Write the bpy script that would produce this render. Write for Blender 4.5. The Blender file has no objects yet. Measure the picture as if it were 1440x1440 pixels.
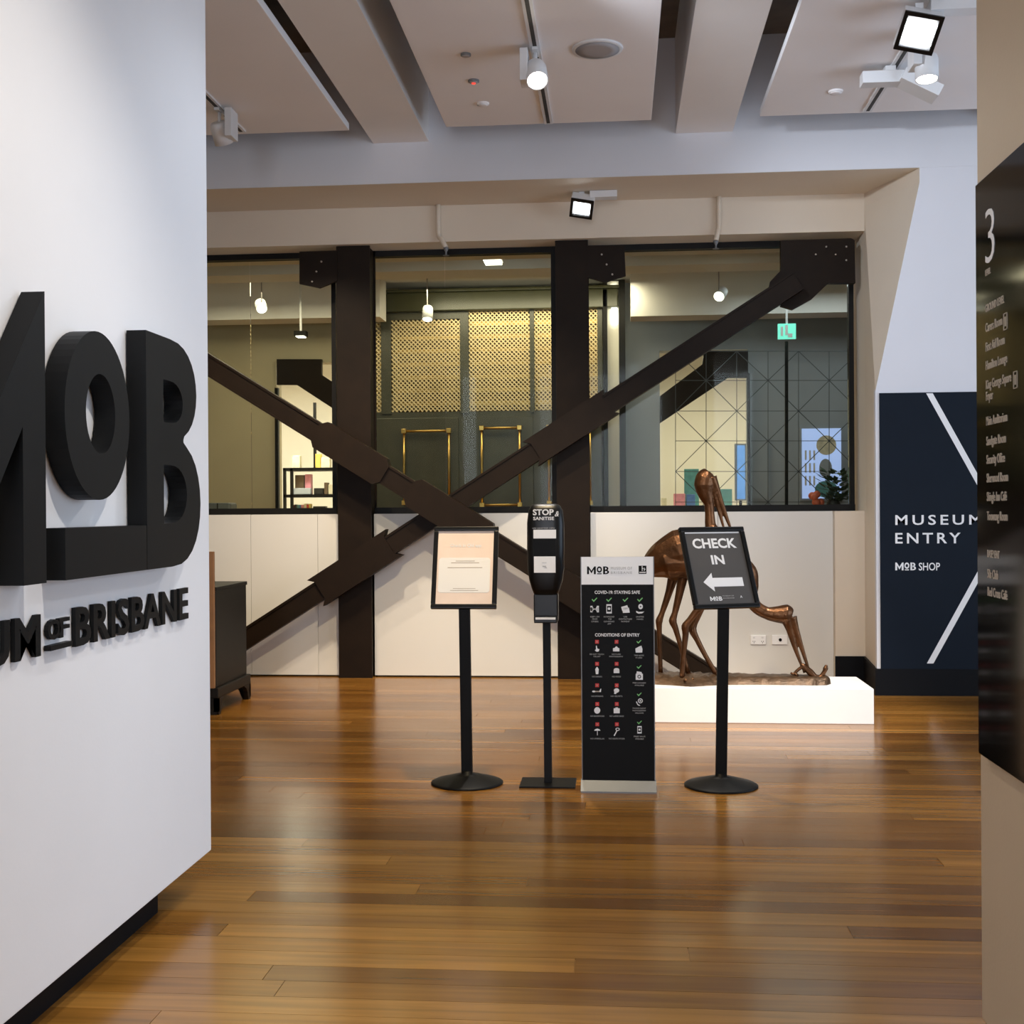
import bpy, bmesh, math, random
from mathutils import Vector, Matrix
random.seed(7)
S = bpy.context.scene
COL = S.collection

# ------------------------------------------------------------------ camera
FPX = 1700.0                       # focal length in pixels of the 1440 frame
YAW = math.atan(148 / FPX)
ROLL, PITCH = 0.0065, -0.0018
CAM = Vector((0, 0, 1.3))
_F = Vector((-math.sin(YAW), math.cos(YAW), 0)); _R = Vector((math.cos(YAW), math.sin(YAW), 0)); _U = Vector((0, 0, 1))
F = (_F * math.cos(PITCH) + _U * math.sin(PITCH)).normalized(); U0 = _R.cross(F)
R = _R * math.cos(ROLL) - U0 * math.sin(ROLL); U = U0 * math.cos(ROLL) + _R * math.sin(ROLL)
cd = bpy.data.cameras.new('camera'); cd.lens = 36 * FPX / 1440; cd.sensor_width = 36; cd.clip_end = 200
cam = bpy.data.objects.new('camera', cd); COL.objects.link(cam)
m = Matrix.Identity(4)
for i in range(3):
    m[i][0], m[i][1], m[i][2], m[i][3] = R[i], U[i], -F[i], CAM[i]
cam.matrix_world = m
S.camera = cam

# ------------------------------------------------------------------ world, large lights, exposure
w = bpy.data.worlds.new('world'); S.world = w; w.use_nodes = True
w.node_tree.nodes['Background'].inputs[0].default_value = (0.95, 0.9, 0.85, 1)
w.node_tree.nodes['Background'].inputs[1].default_value = 0.05
S.view_settings.view_transform = 'Standard'; S.view_settings.look = 'None'
S.view_settings.exposure = 1.05; S.view_settings.gamma = 1; S.view_settings.use_curve_mapping = False

def look(o, d):
    o.rotation_euler = Vector(d).to_track_quat('-Z', 'Y').to_euler()
def area(name, loc, d, sx, sy, power, col):
    l = bpy.data.lights.new(name, 'AREA'); l.shape = 'RECTANGLE'; l.size = sx; l.size_y = sy; l.energy = power; l.color = col
    o = bpy.data.objects.new(name, l); COL.objects.link(o); o.location = loc; look(o, d); return o
def spot(name, loc, target, power, col, angle=50, blend=0.6, r=0.05):
    l = bpy.data.lights.new(name, 'SPOT'); l.energy = power; l.color = col; l.spot_size = math.radians(angle); l.spot_blend = blend
    l.shadow_soft_size = r
    o = bpy.data.objects.new(name, l); COL.objects.link(o); o.location = loc; look(o, Vector(target) - Vector(loc)); return o
WARM = (1.0, 0.82, 0.60); NEUT = (1.0, 0.93, 0.84); COOL = (0.80, 0.88, 1.0)
area('daylight_opening', (-0.2, -4.6, 2.3), (0, 1, -0.08), 5.6, 3.6, 235, (0.80, 0.87, 1.0))
area('daylight_window_right', (5.5, 4.6, 1.8), (-1, 0, 0), 5.0, 2.6, 85, (0.62, 0.78, 1.0))
# back room behind the glass
area('hall_light_1', (-3.2, 11.4, 3.45), (0, 0, -1), 2.2, 0.8, 15, (1, .86, .60))
area('hall_light_2', (-0.9, 12.1, 3.5), (0, .5, -1), 2.2, 0.3, 13, (1, .86, .62))
area('hall_light_3', (2.0, 11.6, 3.45), (0, 0, -1), 1.6, 0.8, 6, (.85, .92, 1))
area('shop_light', (-4.3, 14.6, 3.2), (0, 0, -1), 2.0, 1.0, 70, (1, .93, .80))
area('far_room_light', (1.6, 14.8, 3.2), (0, 0, -1), 2.0, 1.0, 42, (1, .90, .70))

# ------------------------------------------------------------------ helpers
def ray(px, py): return F + R * ((px - 720) / FPX) - U * ((py - 720) / FPX)
def oY(px, py, Y): d = ray(px, py); return CAM + d * ((Y - CAM.y) / d.y)
def oX(px, py, X): d = ray(px, py); return CAM + d * ((X - CAM.x) / d.x)
def oZ(px, py, Z): d = ray(px, py); return CAM + d * ((Z - CAM.z) / d.z)

class MB:
    def __init__(s): s.v = []; s.f = []; s.sm = []
    def add(s, vs, fs, smooth=False):
        n = len(s.v); s.v += [tuple(v) for v in vs]
        for f in fs: s.f.append([n + i for i in f]); s.sm.append(smooth)
        return s
    def box(s, x0, x1, y0, y1, z0, z1, M=None):
        vs = [Vector(p) for p in ((x0,y0,z0),(x1,y0,z0),(x1,y1,z0),(x0,y1,z0),(x0,y0,z1),(x1,y0,z1),(x1,y1,z1),(x0,y1,z1))]
        if M: vs = [M @ v for v in vs]
        return s.add(vs, [(0,3,2,1),(4,5,6,7),(0,1,5,4),(1,2,6,5),(2,3,7,6),(3,0,4,7)])
    def cbox(s, c, sx, sy, sz, M=None):
        return s.box(c[0]-sx/2, c[0]+sx/2, c[1]-sy/2, c[1]+sy/2, c[2]-sz/2, c[2]+sz/2, M)
    def bbox(s, x0, x1, y0, y1, z0, z1, b=.004, M=None):       # bevelled box
        bm = bmesh.new(); bmesh.ops.create_cube(bm, size=1)
        for v in bm.verts: v.co = Vector(((x0+x1)/2 + v.co.x*(x1-x0), (y0+y1)/2 + v.co.y*(y1-y0), (z0+z1)/2 + v.co.z*(z1-z0)))
        bmesh.ops.bevel(bm, geom=bm.edges[:], offset=b, segments=2, affect='EDGES', profile=.6)
        return s.bm(bm, M)
    def bm(s, bm, M=None, smooth=False):
        bm.verts.index_update(); vs = [(M @ v.co if M else v.co.copy()) for v in bm.verts]
        fs = [[v.index for v in f.verts] for f in bm.faces]; bm.free(); return s.add(vs, fs, smooth)
    def prism(s, pts, a, b):                                    # polygon pts (Vectors) swept from +a to +b (offset vectors)
        n = len(pts); A = [Vector(p) + Vector(a) for p in pts]; B = [Vector(p) + Vector(b) for p in pts]
        return s.add(A + B, [list(range(n))[::-1], list(range(n, 2*n))] + [(i, (i+1) % n, n+(i+1) % n, n+i) for i in range(n)])
    def bar(s, p, q, wdt, dep, up=(0, -1, 0)):                  # rectangular bar from p to q: wdt across, dep along 'up'
        p, q = Vector(p), Vector(q); d = (q-p).normalized(); u = Vector(up); u = (u - d*u.dot(d)).normalized(); x = d.cross(u)
        c = [x*wdt/2 + u*dep/2, -x*wdt/2 + u*dep/2, -x*wdt/2 - u*dep/2, x*wdt/2 - u*dep/2]
        return s.add([p+k for k in c] + [q+k for k in c], [(0,1,2,3),(7,6,5,4),(0,4,5,1),(1,5,6,2),(2,6,7,3),(3,7,4,0)])
    def tube(s, pts, rad, n=12, sub=4, smooth=True, sq=(1, 1), up=(0, 1, 0)):
        P = [Vector(p) for p in pts]; rad = [(r, r) if not isinstance(r, tuple) else r for r in rad]
        if sub > 1 and len(P) > 2:
            Q, Rr = [], []
            for i in range(len(P)-1):
                a, b, c, d = P[max(i-1, 0)], P[i], P[i+1], P[min(i+2, len(P)-1)]
                for k in range(sub):
                    t = k/sub
                    Q.append(.5*((2*b) + (c-a)*t + (2*a-5*b+4*c-d)*t*t + (3*b-a-3*c+d)*t**3))
                    Rr.append(tuple(rad[i][j]*(1-t) + rad[i+1][j]*t for j in (0, 1)))
            Q.append(P[-1]); Rr.append(rad[-1]); P, rad = Q, Rr
        vs = []; up = Vector(up)
        for i, p in enumerate(P):
            d = (P[min(i+1, len(P)-1)] - P[max(i-1, 0)]).normalized()
            x = up - d*up.dot(d)
            if x.length < 1e-4: x = Vector((1, 0, 0)) - d*d.x
            x.normalize(); y = d.cross(x)
            for k in range(n):
                a = 2*math.pi*k/n; vs.append(p + x*(math.cos(a)*rad[i][0]) + y*(math.sin(a)*rad[i][1]))
        fs = [(i*n+k, i*n+(k+1) % n, (i+1)*n+(k+1) % n, (i+1)*n+k) for i in range(len(P)-1) for k in range(n)]
        s.add(vs, fs, smooth); m_ = len(s.v) - len(vs)
        s.f.append([m_+k for k in range(n)][::-1]); s.sm.append(False)
        s.f.append([m_+(len(P)-1)*n+k for k in range(n)]); s.sm.append(False)
        return s
    def lathe(s, prof, c=(0, 0, 0), n=32, M=None, smooth=True):
        vs = []
        for r, z in prof:
            for k in range(n):
                a = 2*math.pi*k/n; v = Vector((c[0]+r*math.cos(a), c[1]+r*math.sin(a), c[2]+z)); vs.append(M @ v if M else v)
        L = len(prof); fs = [(i*n+k, i*n+(k+1) % n, (i+1)*n+(k+1) % n, (i+1)*n+k) for i in range(L-1) for k in range(n)]
        s.add(vs, fs, smooth); m_ = len(s.v)-len(vs)
        s.f.append([m_+k for k in range(n)][::-1]); s.sm.append(False)
        s.f.append([m_+(L-1)*n+k for k in range(n)]); s.sm.append(False)
        return s
    def join(s, o, M=None):
        n = len(s.v); s.v += [tuple(M @ Vector(v)) if M else v for v in o.v]
        s.f += [[n+i for i in f] for f in o.f]; s.sm += o.sm; return s
    def mesh(s, name, off=Vector((0, 0, 0))):
        me = bpy.data.meshes.new(name); me.from_pydata([tuple(Vector(v) - off) for v in s.v], [], s.f)
        me.polygons.foreach_set('use_smooth', s.sm); me.update(); 
        bm = bmesh.new(); bm.from_mesh(me); bmesh.ops.recalc_face_normals(bm, faces=bm.faces); bm.to_mesh(me); bm.free()
        return me

def obj(name, mb, mat, parent=None, world=True, label=None, cat=None, group=None, kind=None):
    off = parent_loc(parent) if (parent and world) else Vector((0, 0, 0))
    o = bpy.data.objects.new(name, mb.mesh(name, off)); COL.objects.link(o)
    if mat: o.data.materials.append(M_[mat])
    if parent: o.parent = parent
    tag(o, label, cat, group, kind); return o
def parent_loc(p):
    v = Vector((0, 0, 0))
    while p: v += p.location; p = p.parent
    return v
def tag(o, label=None, cat=None, group=None, kind=None):
    for k, v in (('label', label), ('category', cat), ('group', group), ('kind', kind)):
        if v: o[k] = v
    return o
def thing(name, loc, label=None, cat=None, group=None, kind=None, rz=0):
    o = bpy.data.objects.new(name, None); COL.objects.link(o); o.location = loc; o.rotation_euler = (0, 0, rz); o.empty_display_size = .1
    return tag(o, label, cat, group, kind)
def shift(o, M):                     # (kept simple) move a mesh object
    o.matrix_local = M

def curve_fill(polys, thick):        # closed 2-D outlines (with holes) -> solid in XY, z from 0 to thick
    cu = bpy.data.curves.new('tmp', 'CURVE'); cu.dimensions = '2D'; cu.fill_mode = 'BOTH'; cu.extrude = thick/2
    for p in polys:
        sp = cu.splines.new('POLY'); sp.points.add(len(p)-1); sp.use_cyclic_u = True
        for i, (x, y) in enumerate(p): sp.points[i].co = (x, y, 0, 1)
    return _curve_mb(cu, thick)
def _curve_mb(cu, thick):
    o = bpy.data.objects.new('tmp', cu); COL.objects.link(o)
    dg = bpy.context.evaluated_depsgraph_get(); dg.update(); me = o.evaluated_get(dg).to_mesh()
    bm = bmesh.new(); bm.from_mesh(me); bmesh.ops.remove_doubles(bm, verts=bm.verts, dist=1e-5)
    mb = MB().bm(bm, Matrix.Translation((0, 0, thick/2))); o.evaluated_get(dg).to_mesh_clear()
    bpy.data.objects.remove(o); bpy.data.curves.remove(cu); return mb
def text_mb(s, h, width=None, thick=.002, bold=0.0, track=1.0, align='l', slant=0):
    cu = bpy.data.curves.new('tmp', 'FONT'); cu.body = s; cu.size = 1; cu.extrude = 0.01; cu.offset = bold; cu.space_character = track
    cu.resolution_u = 3; cu.shear = slant
    mb = _curve_mb(cu, .02)
    if not mb.v: return mb
    xs = [v[0] for v in mb.v]; x0, x1 = min(xs), max(xs); k = h/0.72
    kx = width/(x1-x0) if width else k
    ax = {'l': x0, 'c': (x0+x1)/2, 'r': x1}[align]
    mb.v = [((v[0]-ax)*kx, v[1]*k, v[2]/.02*thick) for v in mb.v]; return mb
def islands(mb):
    n = len(mb.v); par = list(range(n))
    def fd(a):
        while par[a] != a: par[a] = par[par[a]]; a = par[a]
        return a
    for f in mb.f:
        for i in f[1:]: par[fd(i)] = fd(f[0])
    g = {}
    for f in mb.f: g.setdefault(fd(f[0]), []).append(f)
    out = []
    for fs in g.values():
        ids = sorted({i for f in fs for i in f}); mp = {a: b for b, a in enumerate(ids)}
        out.append(MB().add([mb.v[i] for i in ids], [[mp[i] for i in f] for f in fs]))
    return sorted(out, key=lambda q: min(v[0] for v in q.v))
def frame(o, x, y, z):
    M = Matrix.Identity(4)
    for i in range(3): M[i][0], M[i][1], M[i][2], M[i][3] = x[i], y[i], z[i], o[i]
    return M
def fY(o): return frame(o, (1,0,0), (0,0,1), (0,-1,0))      # facing the room (-Y)
def fXp(o): return frame(o, (0,1,0), (0,0,1), (1,0,0))      # facing +X
def fXn(o): return frame(o, (0,-1,0), (0,0,1), (-1,0,0))    # facing -X

# ------------------------------------------------------------------ materials
M_ = {}
def mat(name, col, rough=.5, metal=0, noise=0, nscale=8, bump=0, bscale=60, spec=.5, emit=None, es=0, coat=0):
    mt = bpy.data.materials.new(name); mt.use_nodes = True; nt = mt.node_tree; b = nt.nodes['Principled BSDF']
    b.inputs['Base Color'].default_value = (*col, 1); b.inputs['Roughness'].default_value = rough; b.inputs['Metallic'].default_value = metal
    b.inputs['Specular IOR Level'].default_value = spec; b.inputs['Coat Weight'].default_value = coat
    if emit: b.inputs['Emission Color'].default_value = (*emit, 1); b.inputs['Emission Strength'].default_value = es
    geo = nt.nodes.new('ShaderNodeNewGeometry')
    if noise:
        n = nt.nodes.new('ShaderNodeTexNoise'); n.inputs['Scale'].default_value = nscale; n.inputs['Detail'].default_value = 5
        nt.links.new(geo.outputs['Position'], n.inputs['Vector'])
        r = nt.nodes.new('ShaderNodeMapRange'); r.inputs['From Min'].default_value = .25; r.inputs['From Max'].default_value = .75
        r.inputs['To Min'].default_value = 1-noise; r.inputs['To Max'].default_value = 1+noise
        nt.links.new(n.outputs['Fac'], r.inputs['Value'])
        mx = nt.nodes.new('ShaderNodeVectorMath'); mx.operation = 'SCALE'; mx.inputs[0].default_value = col
        nt.links.new(r.outputs['Result'], mx.inputs['Scale']); nt.links.new(mx.outputs['Vector'], b.inputs['Base Color'])
    if bump:
        n = nt.nodes.new('ShaderNodeTexNoise'); n.inputs['Scale'].default_value = bscale; n.inputs['Detail'].default_value = 3
        nt.links.new(geo.outputs['Position'], n.inputs['Vector'])
        bp = nt.nodes.new('ShaderNodeBump'); bp.inputs['Strength'].default_value = bump; bp.inputs['Distance'].default_value = .01
        nt.links.new(n.outputs['Fac'], bp.inputs['Height']); nt.links.new(bp.outputs['Normal'], b.inputs['Normal'])
    M_[name] = mt; return mt
mat('white_partition', (.80, .80, .81), .6, noise=.015, nscale=3, bump=.03, bscale=90)
mat('ceiling_paint', (.84, .82, .80), .7, noise=.03, nscale=2, bump=.04, bscale=120)
mat('panel_paint', (.88, .86, .86), .75, noise=.015, nscale=2, bump=.03, bscale=150)
mat('wall_paint', (.72, .63, .51), .6, noise=.03, nscale=2, bump=.04, bscale=80)
mat('grey_wall', (.70, .70, .73), .6, noise=.02, nscale=2, bump=.03, bscale=80)
mat('beige_wall', (.54, .42, .28), .6, noise=.03, nscale=3, bump=.05, bscale=90)
mat('dark_ceiling', (.16, .13, .10), .8, noise=.15)
mat('dado', (.70, .69, .65), .22, noise=.01, nscale=2)
mat('steel_brown', (.0125, .0070, .0036), .5, spec=.14, noise=.18, nscale=9, bump=.05, bscale=40)
mat('bolt', (.55, .5, .45), .35, 1)
mat('black_frame', (.004, .0035, .003), .5, spec=.2, noise=.1)
mat('letter_black', (.0045, .0048, .005), .5, spec=.16, noise=.08, nscale=20)
mat('plinth_black', (.003, .0035, .005), .6, spec=.15, noise=.1)
mat('navy', (.0035, .008, .016), .5, spec=.15, noise=.06)
mat('print_white', (.82, .82, .82), .5)
mat('print_grey', (.42, .42, .41), .5)
mat('print_black', (.003, .003, .003), .5, spec=.12)
mat('print_green', (.20, .55, .18), .5)
mat('print_red', (.62, .02, .02), .5)
mat('print_sand', (.42, .35, .27), .5)
mat('white_gloss', (.86, .86, .85), .3, noise=.01)
mat('black_plastic', (.003, .003, .003), .35, spec=.3, noise=.08)
mat('black_metal', (.003, .003, .003), .5, spec=.16, noise=.08)
mat('aluminium', (.19, .20, .21), .5, .3, noise=.05)
mat('glass_black', (.003, .0026, .002), .08, spec=.15)
mat('poster_pink', (.88, .72, .61), .25, noise=.08, nscale=7)
mat('poster_dark', (.085, .08, .077), .3, noise=.05)
mat('paper', (.88, .86, .82), .3)
mat('bronze', (.10, .044, .018), .33, .8, noise=.45, nscale=9, bump=.35, bscale=35)
mat('bronze_base', (.075, .042, .021), .42, .5, noise=.5, nscale=14, bump=.6, bscale=30)
mat('wood_panel', (.30, .15, .065), .45, noise=.15, nscale=12)
mat('ebony', (.006, .005, .004), .45, spec=.25, noise=.15)
mat('fixture_white', (.72, .73, .74), .4)
mat('track_slot', (.03, .028, .025), .6)
mat('lens_warm', (1, 1, 1), .4, emit=(1, .93, .80), es=14)
mat('lens_cool', (1, 1, 1), .4, emit=(.92, .97, 1), es=12)
mat('lens_glow', (1, 1, 1), .4, emit=(1, .95, .82), es=2.5)
mat('red_led', (.5, .02, .02), .4, emit=(1, .06, .04), es=.8)
mat('speaker_mesh', (.36, .34, .34), .7)
mat('olive', (.045, .047, .022), .28, noise=.1)
mat('olive_door', (.060, .058, .038), .35, noise=.12)
mat('brass', (.62, .40, .12), .28, .9, noise=.08)
mat('brass_mesh', (.80, .64, .36), .45, .3, noise=.08)
mat('cage_back', (.16, .10, .035), .6, noise=.5, nscale=7)
mat('hall_wall', (.52, .45, .30), .6, noise=.05, nscale=2)
mat('hall_grey', (.36, .39, .43), .5, noise=.04)
mat('shop_white', (.85, .82, .74), .6)
mat('lattice_line', (.08, .09, .10), .5)
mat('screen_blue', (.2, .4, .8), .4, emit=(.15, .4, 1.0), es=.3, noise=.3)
mat('screen_pale', (.5, .6, .9), .4, emit=(.38, .52, 1.0), es=.35)
mat('exit_green', (.1, .5, .4), .4, emit=(.2, .8, .65), es=.5)
mat('leaf', (.06, .10, .05), .5, noise=.3); mat('coral', (.75, .16, .08), .5)
for n_, c_ in (('red', (.6, .05, .05)), ('yellow', (.75, .55, .12)), ('blue', (.10, .2, .5)), ('pink', (.75, .3, .38)), ('cream', (.75, .68, .5)), ('brown', (.15, .1, .06)), ('teal', (.12, .35, .36)), ('black', (.015, .014, .013))):
    mat('item_' + n_, c_, .5, noise=.2, nscale=20)

def wood():
    mt = bpy.data.materials.new('floor_timber'); mt.use_nodes = True; nt = mt.node_tree; N = nt.nodes.new; L = nt.links.new; b = nt.nodes['Principled BSDF']
    oi = N('ShaderNodeObjectInfo'); geo = N('ShaderNodeNewGeometry')
    off = N('ShaderNodeVectorMath'); off.operation = 'SCALE'; off.inputs[0].default_value = (37, 11, 5); L(oi.outputs['Random'], off.inputs['Scale'])
    ad = N('ShaderNodeVectorMath'); L(geo.outputs['Position'], ad.inputs[0]); L(off.outputs['Vector'], ad.inputs[1])
    mp = N('ShaderNodeMapping'); mp.inputs['Scale'].default_value = (1.4, 26, 10); L(ad.outputs['Vector'], mp.inputs['Vector'])
    n1 = N('ShaderNodeTexNoise'); n1.inputs['Scale'].default_value = 1; n1.inputs['Detail'].default_value = 7; n1.inputs['Distortion'].default_value = .6
    L(mp.outputs['Vector'], n1.inputs['Vector'])
    rp = N('ShaderNodeValToRGB'); e = rp.color_ramp.elements
    e[0].position = 0; e[0].color = (.125, .048, .007, 1); e[1].position = 1; e[1].color = (.34, .162, .034, 1)
    for p, c in ((.2, (.180, .074, .011, 1)), (.55, (.240, .104, .016, 1)), (.82, (.275, .122, .021, 1))):
        q = e.new(p); q.color = c
    L(oi.outputs['Random'], rp.inputs['Fac'])
    mr = N('ShaderNodeMapRange'); mr.inputs['From Min'].default_value = .3; mr.inputs['From Max'].default_value = .7; mr.inputs['To Min'].default_value = .74; mr.inputs['To Max'].default_value = 1.2
    L(n1.outputs['Fac'], mr.inputs['Value'])
    sc = N('ShaderNodeVectorMath'); sc.operation = 'SCALE'; L(rp.outputs['Color'], sc.inputs[0]); L(mr.outputs['Result'], sc.inputs['Scale'])
    L(sc.outputs['Vector'], b.inputs['Base Color'])
    n2 = N('ShaderNodeTexNoise'); n2.inputs['Scale'].default_value = 3; n2.inputs['Detail'].default_value = 4; L(geo.outputs['Position'], n2.inputs['Vector'])
    m2 = N('ShaderNodeMapRange'); m2.inputs['To Min'].default_value = .16; m2.inputs['To Max'].default_value = .26; L(n2.outputs['Fac'], m2.inputs['Value'])
    L(m2.outputs['Result'], b.inputs['Roughness'])
    bp = N('ShaderNodeBump'); bp.inputs['Strength'].default_value = .06; bp.inputs['Distance'].default_value = .004; L(n1.outputs['Fac'], bp.inputs['Height']); L(bp.outputs['Normal'], b.inputs['Normal'])
    M_['floor_timber'] = mt
wood()
def glass():
    mt = bpy.data.materials.new('window_glass'); mt.use_nodes = True; nt = mt.node_tree; N = nt.nodes.new; L = nt.links.new
    nt.nodes.remove(nt.nodes['Principled BSDF']); out = nt.nodes['Material Output']
    t = N('ShaderNodeBsdfTransparent'); t.inputs[0].default_value = (.90, .93, .88, 1)
    g = N('ShaderNodeBsdfGlossy'); g.inputs['Roughness'].default_value = .02; g.inputs['Color'].default_value = (.9, .95, .93, 1)
    fr = N('ShaderNodeFresnel'); fr.inputs['IOR'].default_value = 1.15
    mx = N('ShaderNodeMixShader'); L(fr.outputs[0], mx.inputs[0]); L(t.outputs[0], mx.inputs[1]); L(g.outputs[0], mx.inputs[2]); L(mx.outputs[0], out.inputs[0])
    M_['window_glass'] = mt
glass()

# ------------------------------------------------------------------ setting: dimensions
P1, P2, PG = 8.55, 9.33, 9.50        # beam / mural wall plane, dado plane, glass plane
ZS1, ZS2, ZB, ZP, ZT = 3.64, 3.36, 3.93, 3.90, 4.60
SILL = 1.275

# floor
fl = obj('floor', MB().box(-6.2, 5.6, -5.2, 17.5, -.3, -.004), 'floor_timber', kind='structure')
rows, pw = [], .110
y = 1.30; meshes = {}
while y < P2 + .02:
    x = -4.3 - random.uniform(0, 1.9)
    while x < 2.75:
        L_ = random.choice((1.8, 2.4, 3.0, 3.6, 4.2))
        if L_ not in meshes:
            meshes[L_] = MB().box(0, L_-.0018, 0, pw-.0016, -.018, 0).mesh('plank'); meshes[L_].materials.append(M_['floor_timber'])
        o = bpy.data.objects.new('plank', meshes[L_]); COL.objects.link(o); o.parent = fl; o.location = (x, y, 0)
        x += L_
    y += pw

# ceiling slab, beams, suspended panels
ce = obj('ceiling', MB().box(-6.2, 5.6, -5.2, P1 + .3, ZT, ZT + .2), 'dark_ceiling', kind='structure')
def X_at(px, py, Y): return oY(px, py, Y).x
beams = [(X_at(525, 198, P1), X_at(603, 195, P1)), (X_at(950, 187, P1), X_at(1030, 186, P1))]
beams += [(beams[0][0] - 2.16, beams[0][1] - 2.16), (beams[1][0] + 2.16, beams[1][1] + 2.16)]
for a, b in beams:
    obj('beam', MB().box(a, b, -5.2, P1 + .02, ZB, ZT + .02), 'ceiling_paint', ce)
PE = oZ(770, 174, ZP).y
xl, xr = oZ(628, 180, ZP).x, oZ(916, 168, ZP).x
panels = [(oZ(300, 186, ZP).x - 1.1, oZ(490, 182, ZP).x), (xl, xr), (oZ(1068, 165, ZP).x, oZ(1068, 165, ZP).x + 1.75)]
for a, b in panels:
    for y0, y1 in ((-5.1, -2.0), (-1.99, 1.4), (1.41, 4.8), (4.81, PE)):
        obj('ceiling_panel', MB().bbox(a, b, y0, y1, ZP, ZP + .05, .004), 'panel_paint', ce)

# far wall: front beam and mural wall (plane P1) with the haunched opening
e0 = oY(1236, 971, P1); e1 = oY(1229, 550, P1); e2 = oY(1293, 238, P1)
xv = oY(1232, 720, P1).x; xb = oY(1206, 600, PG).x; XH = e2.x
wf = obj('wall_far', MB().prism([Vector((-6.2, P1, ZS1)), Vector((XH, P1, ZS1)), Vector((XH, P1, ZS1-.10)), Vector((xv, P1, e1.z)), Vector((xv, P1, 0)),
      Vector((5.6, P1, 0)), Vector((5.6, P1, ZT)), Vector((-6.2, P1, ZT))], (0, 0, 0), (0, .05, 0)), 'grey_wall', kind='structure')
rv = MB()
fr_ = [Vector((xv, P1, 0)), Vector((xv, P1, e1.z)), Vector((XH, P1, ZS1-.10)), Vector((XH, P1, ZS1))]
bk_ = [Vector((xb, 9.2, z_)) for z_ in (0, e1.z, ZS1-.10, ZS1)]; rv.add([(xb, 9.2, 0), (xb, PG+.2, 0), (xb, PG+.2, ZS1), (xb, 9.2, ZS1)], [(0, 1, 2, 3)])
rv.add(fr_ + bk_, [(0, 4, 5, 1), (1, 5, 6, 2), (2, 6, 7, 3)])
obj('reveal', rv, 'wall_paint', wf)
obj('soffit', MB().box(-6.2, XH + .02, P1 + .001, 9.2, ZS1 - .001, ZS1 + .1), 'wall_paint', wf)
obj('lintel', MB().box(-6.2, xb + .03, 9.2, 9.9, ZS2, ZS1 + .1), 'wall_paint', wf)
obj('front_beam_face', MB().box(-6.2, 5.6, P1 - .004, P1 + .02, ZS1, ZT), 'grey_wall', wf)
# dado of panels under the glass
seams = [-6.2] + [oY(p, 800, P2).x for p in (353, 447, 651, 827, 1010)] + [oY(1172, 800, P2).x]
COLS = [(oY(475, 700, 9.25).x, oY(522, 700, 9.25).x), (oY(783, 700, 9.25).x, oY(829, 700, 9.25).x)]
def around(a, b):                      # the stretch a..b without the steel columns
    out = [(a, b)]
    for c0_, c1_ in COLS:
        out = [k for p, q in out for k in ([(p, q)] if q <= c0_ or p >= c1_ else [(p, c0_-.003), (c1_+.003, q)]) if k[1] - k[0] > .03]
    return out
for a, b in [k for p in zip(seams[:-1], seams[1:]) for k in around(*p)]:
    obj('dado_panel', MB().bbox(a + .001, b - .001, P2, P2 + .1, .012, SILL, .002), 'dado', wf)
for a, b in around(-6.2, xb + .1): obj('dado_core', MB().box(a, b, P2 + .1, PG + .1, 0, SILL), 'wall_paint', wf)
obj('pilaster', MB().box(seams[-1], xb + .1, P2 - .07, P2 + .1, 0, SILL), 'wall_paint', wf)
SK = .185
sk = MB().box(seams[-1] - .004, xb, P2 - .085, P2 - .07, 0, SK)
sk.prism([Vector((xv - .014, P1 - .012, 0)), Vector((xv, P1 - .012, 0)), Vector((xb, P2 - .07, 0)), Vector((xb - .014, P2 - .07, 0))], (0, 0, 0), (0, 0, SK))
sk.box(xv - .014, 5.6, P1 - .014, P1, 0, SK)
obj('baseboard_far', sk, 'plinth_black', kind='structure')
# remaining shell
obj('wall_left', MB().box(-6.4, -6.2, -5.2, 17.5, 0, ZT), 'wall_paint', kind='structure')
obj('wall_right', MB().box(5.6, 5.8, -5.2, 17.5, 0, ZT), 'wall_paint', kind='structure')
obj('wall_back', MB().box(-6.4, 5.8, -5.4, -5.2, 0, ZT), 'wall_paint', kind='structure')

# glazing: three bays
bays = [(-6.2, oY(474, 500, PG).x, [oY(353, 600, PG).x, -4.6]), (oY(520, 500, PG).x, oY(782, 500, PG).x, [oY(627, 600, PG).x]), (oY(826, 500, PG).x, oY(1200, 600, PG).x, [])]
for i, (a, b, js) in enumerate(bays):
    wn = thing('window_%d' % (i+1), ((a+b)/2, PG, SILL), kind='structure')
    ft, bt = .045, .05
    obj('window_frame', MB().box(a, b, PG-.04, PG+.04, ZS2-ft, ZS2), 'black_frame', wn)
    obj('window_frame', MB().box(a, b, PG-.06, PG+.04, SILL, SILL+bt), 'black_frame', wn)
    obj('window_frame', MB().box(b-.035, b, PG-.04, PG+.04, SILL+bt, ZS2-ft), 'black_frame', wn)
    xs = sorted([a] + js + [b-.035])
    for p, q in zip(xs[:-1], xs[1:]):
        obj('pane', MB().box(p+.003, q-.003, PG-.005, PG+.005, SILL+bt, ZS2-ft), 'window_glass', wn)

# left partition with recessed base
XL = -1.419; YL = 4.11
obj('wall_partition_left', MB().bbox(XL - .32, XL, -3.5, YL, .12, ZT, .003), 'white_partition', kind='structure')
obj('baseboard_left', MB().box(XL - .26, XL - .076, -3.45, YL - .3, 0, .12), 'plinth_black', kind='structure')
# right partition
XR = .83; YR = 2.87
obj('wall_partition_right', MB().bbox(XR, XR + .45, -3.5, YR, .12, ZT, .006), 'beige_wall', kind='structure')
obj('baseboard_right', MB().box(XR + .03, XR + .40, -3.4, YR - .02, 0, .12), 'plinth_black', kind='structure')

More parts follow.
